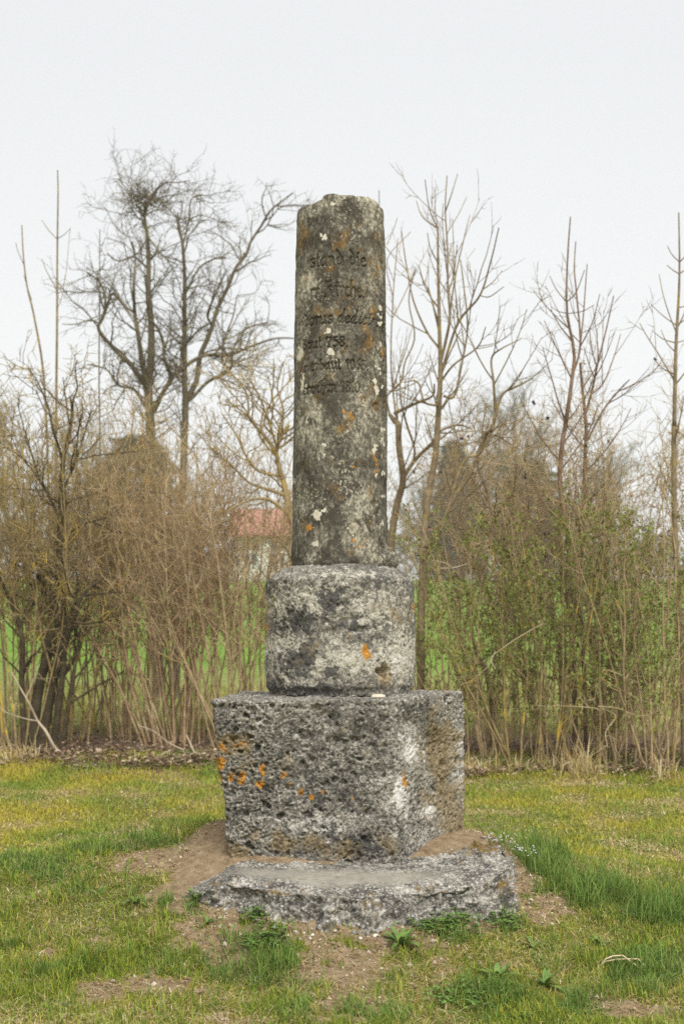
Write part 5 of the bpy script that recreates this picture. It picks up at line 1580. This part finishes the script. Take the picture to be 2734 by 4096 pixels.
# fallen leaves
n = 14000
x = g.uniform(-3.3, 3.3, n)
y = np.where(x > .5, 9.95, 10.25) + .35 * gnoise(np.stack([x, x * 0, x * 0], 1), 1.9, 5) + np.abs(g.normal(0, .8, n)) - .35 + np.where(g.random(n) < .06, -.5 * g.random(n), 0)
z = hgt(x, y) + g.uniform(.0, .04, n) + .05 * g.random(n) * (gnoise(np.stack([x, y, y], 1), 1.3, 3) > .1)
az = g.uniform(0, 6.283, n)
L = g.uniform(.012, .036, n)
dx, dy = np.cos(az) * L, np.sin(az) * L
tl = g.normal(0, .35, n) * L
V = np.stack([np.stack([x - dx, y - dy, z], 1), np.stack([x - dy * .5, y + dx * .5, z + np.abs(tl)], 1), np.stack([x + dx, y + dy, z + tl], 1), np.stack([x + dy * .5, y - dx * .5, z + np.abs(tl) * .4], 1)], 1).reshape(-1, 3)
V[:, 2] = np.maximum(V[:, 2], hgt(V[:, 0], V[:, 1]) + .004)
LC = np.array([(0.17, 0.105, 0.065), (0.30, 0.20, 0.13), (0.12, 0.075, 0.046), (0.38, 0.275, 0.19), (0.52, 0.42, 0.31)])
b = np.arange(n)[:, None] * 4
o = put('fallen_leaves', V, [np.concatenate([b + np.array([[0, 1, 2]]), b + np.array([[0, 2, 3]])])], mat_attr('dry_leaf', .9, .1), None, {'col': np.repeat(LC[g.integers(0, 5, n)] * g.uniform(.8, 1.2, n)[:, None], 4, axis=0)}, smooth=False, kind='stuff')
tag(o, 'brown fallen leaves lying under the hedge', 'leaf litter')

# ------------------------------------------------------------------ single plants and small things on the mound
M_LEAF = mat_plain('plantain_leaf', (0.12, 0.20, 0.045), .55, .3, 30)
M_CLOVER = mat_plain('clover_leaf', (0.115, 0.20, 0.04), .6, .35, 40)
M_PETAL = mat_plain('white_petal', (0.78, 0.77, 0.76), .7, .05)


def gpos(px, py):
    """where the line of sight through a photo pixel meets the ground"""
    D = 4.0
    for D in np.arange(4.0, 12, .01):
        x = (px - CX) / F * D
        if CAMZ + (HY - py) / F * D <= float(hill(x, D)):
            break
    x = (px - CX) / F * D
    return x, D, zat(x, D)


def leaf_strip(base, az, L, W, lift, droop, nseg=5):
    V, Q = [], []
    p = np.array(base, dtype=float); a = lift
    s = np.array([-math.sin(az), math.cos(az), 0])
    for i_ in range(nseg + 1):
        t = i_ / nseg
        w = W * (math.sin(math.pi * min(1, .12 + t * .86)) ** .8)
        nrm_ = np.array([-math.cos(az) * math.sin(a), -math.sin(az) * math.sin(a), math.cos(a)])
        V += [p - s * w / 2 + nrm_ * w * .12, p - nrm_ * .0, p + s * w / 2 + nrm_ * w * .12]
        p = p + L / nseg * np.array([math.cos(az) * math.cos(a), math.sin(az) * math.cos(a), math.sin(a)])
        a -= droop / nseg
    for i_ in range(nseg):
        k = i_ * 3
        Q += [[k, k + 1, k + 4, k + 3], [k + 1, k + 2, k + 5, k + 4]]
    return np.array(V), np.array(Q)


PLG = None
for k_, (px_, py_, nl, Lm, lab_) in enumerate([(790, 3610, 15, .095, 'plantain rosette at the left tip of the footing slab'), (1600, 3790, 17, .10, 'largest plantain rosette, in front of the slab right of centre'), (830, 3690, 9, .06, 'small plantain seedling below the left rosette'),
                                               (2180, 3960, 12, .085, 'dark green rosette in the turf at lower right'), (1985, 3930, 12, .09, 'rosette of pointed leaves left of the bent straw'), (2130, 3800, 8, .07, 'small upright weed above the lower right rosettes'), (540, 3620, 9, .075, 'broad leaved weed in the turf at the left'), (2390, 3790, 8, .07, 'small upright weed left of the bent straw stalk'), (2060, 4080, 9, .07, 'small rosette at the bottom edge right of centre')]):
    rng = random.Random(600 + k_)
    x, y, z = gpos(px_, py_)
    root = empty('plantain', (x, y, z), lab_, 'plant')
    for i_ in range(nl):
        az = i_ * 2.4 + rng.uniform(-.3, .3)
        V, Q = leaf_strip((x, y, z), az, Lm * rng.uniform(.6, 1.2), Lm * rng.uniform(.17, .26), rng.uniform(.35, 1.15), rng.uniform(.5, 1.3))
        V[:, 2] = np.maximum(V[:, 2], z + .002)
        put('leaf', V, [Q], M_LEAF, root)
for k_, (px_, py_, sx_, sy_, n_, lab_) in enumerate([(1060, 3770, .09, .045, 170, 'dark clover patch in front of the slab, left of centre'), (1790, 3720, .11, .045, 230, 'clover patch in front of the slab, right of centre'), (2020, 3700, .07, .03, 80, 'low clover patch right of the slab corner'), (1830, 4020, .10, .06, 120, 'clover mixed in the turf below the watermark area, right of centre'), (1000, 3690, .05, .03, 50, 'small clover clump at the foot of the slab face')]):
    if k_ == 3: lab_ = 'clover mixed in the turf near the bottom edge, right of centre'
    rng = random.Random(700 + k_)
    x0, y0, z0 = gpos(px_, py_)
    VV, QQ, off = [], [], 0
    root = empty('clover_patch', (x0, y0, z0), lab_, 'plant')
    stems = []
    for _ in range(n_):
        x = x0 + rng.gauss(0, sx_ * .6); y = y0 + rng.gauss(0, sy_); z = zat(x, y); hh = rng.uniform(.012, .045)
        stems.append([(x, y, z - .003, .0008), (x + rng.gauss(0, .006), y + rng.gauss(0, .006), z + hh, .0006)])
        tx, ty, tz_, _r = stems[-1][1]
        a0 = rng.uniform(0, 6.28)
        for j_ in range(3):
            V, Q = leaf_strip((tx, ty, tz_), a0 + j_ * 2.094, rng.uniform(.010, .018), rng.uniform(.009, .015), rng.uniform(-.1, .5), .4, 2)
            VV.append(V); QQ.append(Q + off); off += len(V)
    put('leaves', np.concatenate(VV), [np.concatenate(QQ)], M_CLOVER, root, kind='stuff')
    put_tubes('stems', stems, 3, M_CLOVER, root, kind='stuff')
for k_, (px_, py_, n_, lab_) in enumerate([(1985, 3345, 7, 'small white flowers nearest the stone block on the right crest'), (2015, 3355, 9, 'second clump of small white flowers from the block on the right crest'), (2055, 3390, 10, 'white flowers in the grass right of the slab corner'), (2100, 3405, 8, 'lowest and rightmost clump of small white flowers on the mound')]):
    rng = random.Random(800 + k_)
    x0 = (px_ - CX) / F * 6.0; y0 = 6.0 - .12 * k_ * .5; z0 = zat(x0, y0)
    root = empty('white_flower', (x0, y0, z0), lab_, 'flower', None)
    st, hd = [], []
    zt = CAMZ + (HY - py_) / F * y0
    for _ in range(n_):
        x = x0 + rng.gauss(0, .022); y = y0 + rng.gauss(0, .02); z = zat(x, y)
        tp = max(z + .03, zt + rng.gauss(0, .014))
        st.append([(x, y, z - .004, .0012), (x + rng.gauss(0, .006), y, tp, .0008)])
        for _k in range(2): hd.append((st[-1][1][0] + rng.gauss(0, .004), y + rng.gauss(0, .004), tp + rng.gauss(0, .003)))
    put_tubes('stems', st, 3, M_LEAF, root, kind='stuff')
    V, T = octas(hd, np.full(len(hd), .0032))
    put('blossoms', V, [T], M_PETAL, root, kind='stuff')

# bent straw stalk at lower right
M_STALK = mat_plain('straw_stalk', (0.62, 0.51, 0.32), .7, .15, 40)
x, y, z = gpos(2385, 3880)
root = empty('straw_stalk', (x, y, z), 'bent pale straw stalk arching over the turf at lower right', 'straw')
yy_ = y
put_tubes('stem', [[(*P(a, b, yy_), .0033) for a, b in ((2392, 3880), (2396, 3862), (2420, 3846), (2460, 3838), (2510, 3836), (2550, 3836), (2575, 3862), (2592, 3886))]], 5, M_STALK, root)
put_tubes('blade', [[(*P(a, b, yy_ - .01), .003) for a, b in ((2402, 3862), (2420, 3836), (2450, 3824), (2488, 3822), (2520, 3846), (2550, 3868))]], 4, M_STALK, root)


# stones
def pebble(V0, rng_, sx, sy, sz, mat, label=None, cat=None, parent=None, group=None, name='pebble'):
    th_ = np.linspace(0, 2 * math.pi, 11)[:-1]
    V = [(0, 0, sz)]; Qs, Ts = [], []
    for a in (.9, .35, -.3):
        V += [(sx * math.cos(a) * math.cos(t) * rng_.uniform(.88, 1.1), sy * math.cos(a) * math.sin(t) * rng_.uniform(.88, 1.1), sz * math.sin(a)) for t in th_]
    for r_i in range(2):
        for i_ in range(10):
            a, b = 1 + r_i * 10 + i_, 1 + r_i * 10 + (i_ + 1) % 10
            Qs.append([a, a + 10, b + 10, b])
    for i_ in range(10): Ts.append([0, 1 + i_, 1 + (i_ + 1) % 10])
    a_ = rng_.uniform(0, 3.1)
    V = np.array(V); c_, s_ = math.cos(a_), math.sin(a_)
    if parent is None and sx != sy and label and 'cream' in label: c_, s_ = 1, 0
    V = np.stack([V[:, 0] * c_ - V[:, 1] * s_, V[:, 0] * s_ + V[:, 1] * c_, V[:, 2]], 1) + np.array(V0)
    o = put(name, V, [np.array(Qs), np.array(Ts)], mat, parent)
    if label: tag(o, label, cat, group)
    return o


M_PEB = mat_plain('cream_pebble', (0.62, 0.54, 0.42), .8, .12, 30)
M_PEBW = mat_plain('white_pebble', (0.62, 0.60, 0.56), .85, .15, 40)
M_PEBB = mat_plain('brown_pebble', (0.28, 0.19, 0.12), .85, .2, 40)
rng = random.Random(91)
pebble((P(1512, 2792, 5.66)[0], 5.66, .990), rng, .034, .02, .010, M_PEB, 'flat cream pebble lying on the front ledge of the block', 'pebble')
WG = 'loose white pebbles on the earth before the slab'
for k_, (px_, py_) in enumerate([(1235, 3755), (1180, 3740), (1475, 3705), (1500, 3735), (1530, 3690), (1555, 3680), (1340, 3735), (1600, 3662), (1960, 3640), (1990, 3660), (2010, 3645), (1970, 3620), (1100, 3720), (1440, 3745), (1250, 3725), (1212, 3728)]):
    x, y, z = gpos(px_, py_)
    s_ = rng.uniform(.007, .013)
    pebble((x, y, z + s_ * .3), rng, s_ * 1.2, s_, s_ * .8, M_PEBW, 'small loose whitish pebble on bare earth at the foot of the slab', 'pebble', group=WG)
for k_, (px_, py_, lab_) in enumerate([(1330, 3755, 'brown pebble on the bare earth below the middle of the slab'), (845, 3790, 'brown clod on the bare patch at lower left'), (1620, 3905, 'small pale clod in the turf left of the lower right rosettes')]):
    x, y, z = gpos(px_, py_)
    pebble((x, y, z + .004), rng, .016, .013, .009, M_PEBB, lab_, 'pebble')

# crumbs of earth and grit on the bare ground
x, y = scatter(26000, -1.5, 1.5, 4.1, 6.4, g); z = hgt(x, y)
so, lu = cover(x, y, z)
keep = (so > .38) & ~slab_mask(x, y) & ~inside_mon(x, y)
x, y, z = x[keep], y[keep], z[keep]; n = len(x)
rad_ = .0018 + .0085 * g.random(n) ** 5
V, T = octas(np.stack([x, y, z + .004], 1), rad_)
V = V + g.normal(0, 1, V.shape) * np.repeat(rad_, 6)[:, None] * .28
cc_ = np.array([(0.30, 0.21, 0.125), (0.22, 0.15, 0.085), (0.40, 0.31, 0.20), (0.16, 0.105, 0.06), (0.50, 0.44, 0.34)])
o = put('earth_crumbs', V, [T], mat_attr('earth_crumb', .95), None, {'col': np.repeat(cc_[g.integers(0, 5, n)], 6, axis=0)}, smooth=False, kind='stuff')
tag(o, 'crumbs of earth and grit scattered on the bare patches of the mound', 'earth crumbs')

# ------------------------------------------------------------------ air
HAZE = 0.0012
if HAZE > 0:
    hm = bpy.data.materials.new('haze_air')
    hm.use_nodes = True
    ht = hm.node_tree
    ht.nodes.remove(ht.nodes['Principled BSDF'])
    pv = ht.nodes.new('ShaderNodeVolumePrincipled')
    pv.inputs['Density'].default_value = HAZE
    pv.inputs['Color'].default_value = (0.93, 0.94, 0.95, 1)
    ht.links.new(pv.outputs[0], ht.nodes['Material Output'].inputs['Volume'])
    V, Q = box(-520, 520, -60, 860, -6.5, 30)
    hz = put('haze', V, [Q], hm, None, smooth=False, kind='stuff')
    hz.display_type = 'WIRE'
print('twig+grass tris', TRI[0], 'all', sum(len(o.data.loop_triangles) if False else sum(1 for _ in ()) for o in SC.objects if o.type == 'MESH'))
tot = 0
for o in SC.objects:
    if o.type == 'MESH':
        tot += len(o.data.loops) - 2 * len(o.data.polygons)
print('TRIANGLES', tot, 'objects', len(SC.objects))
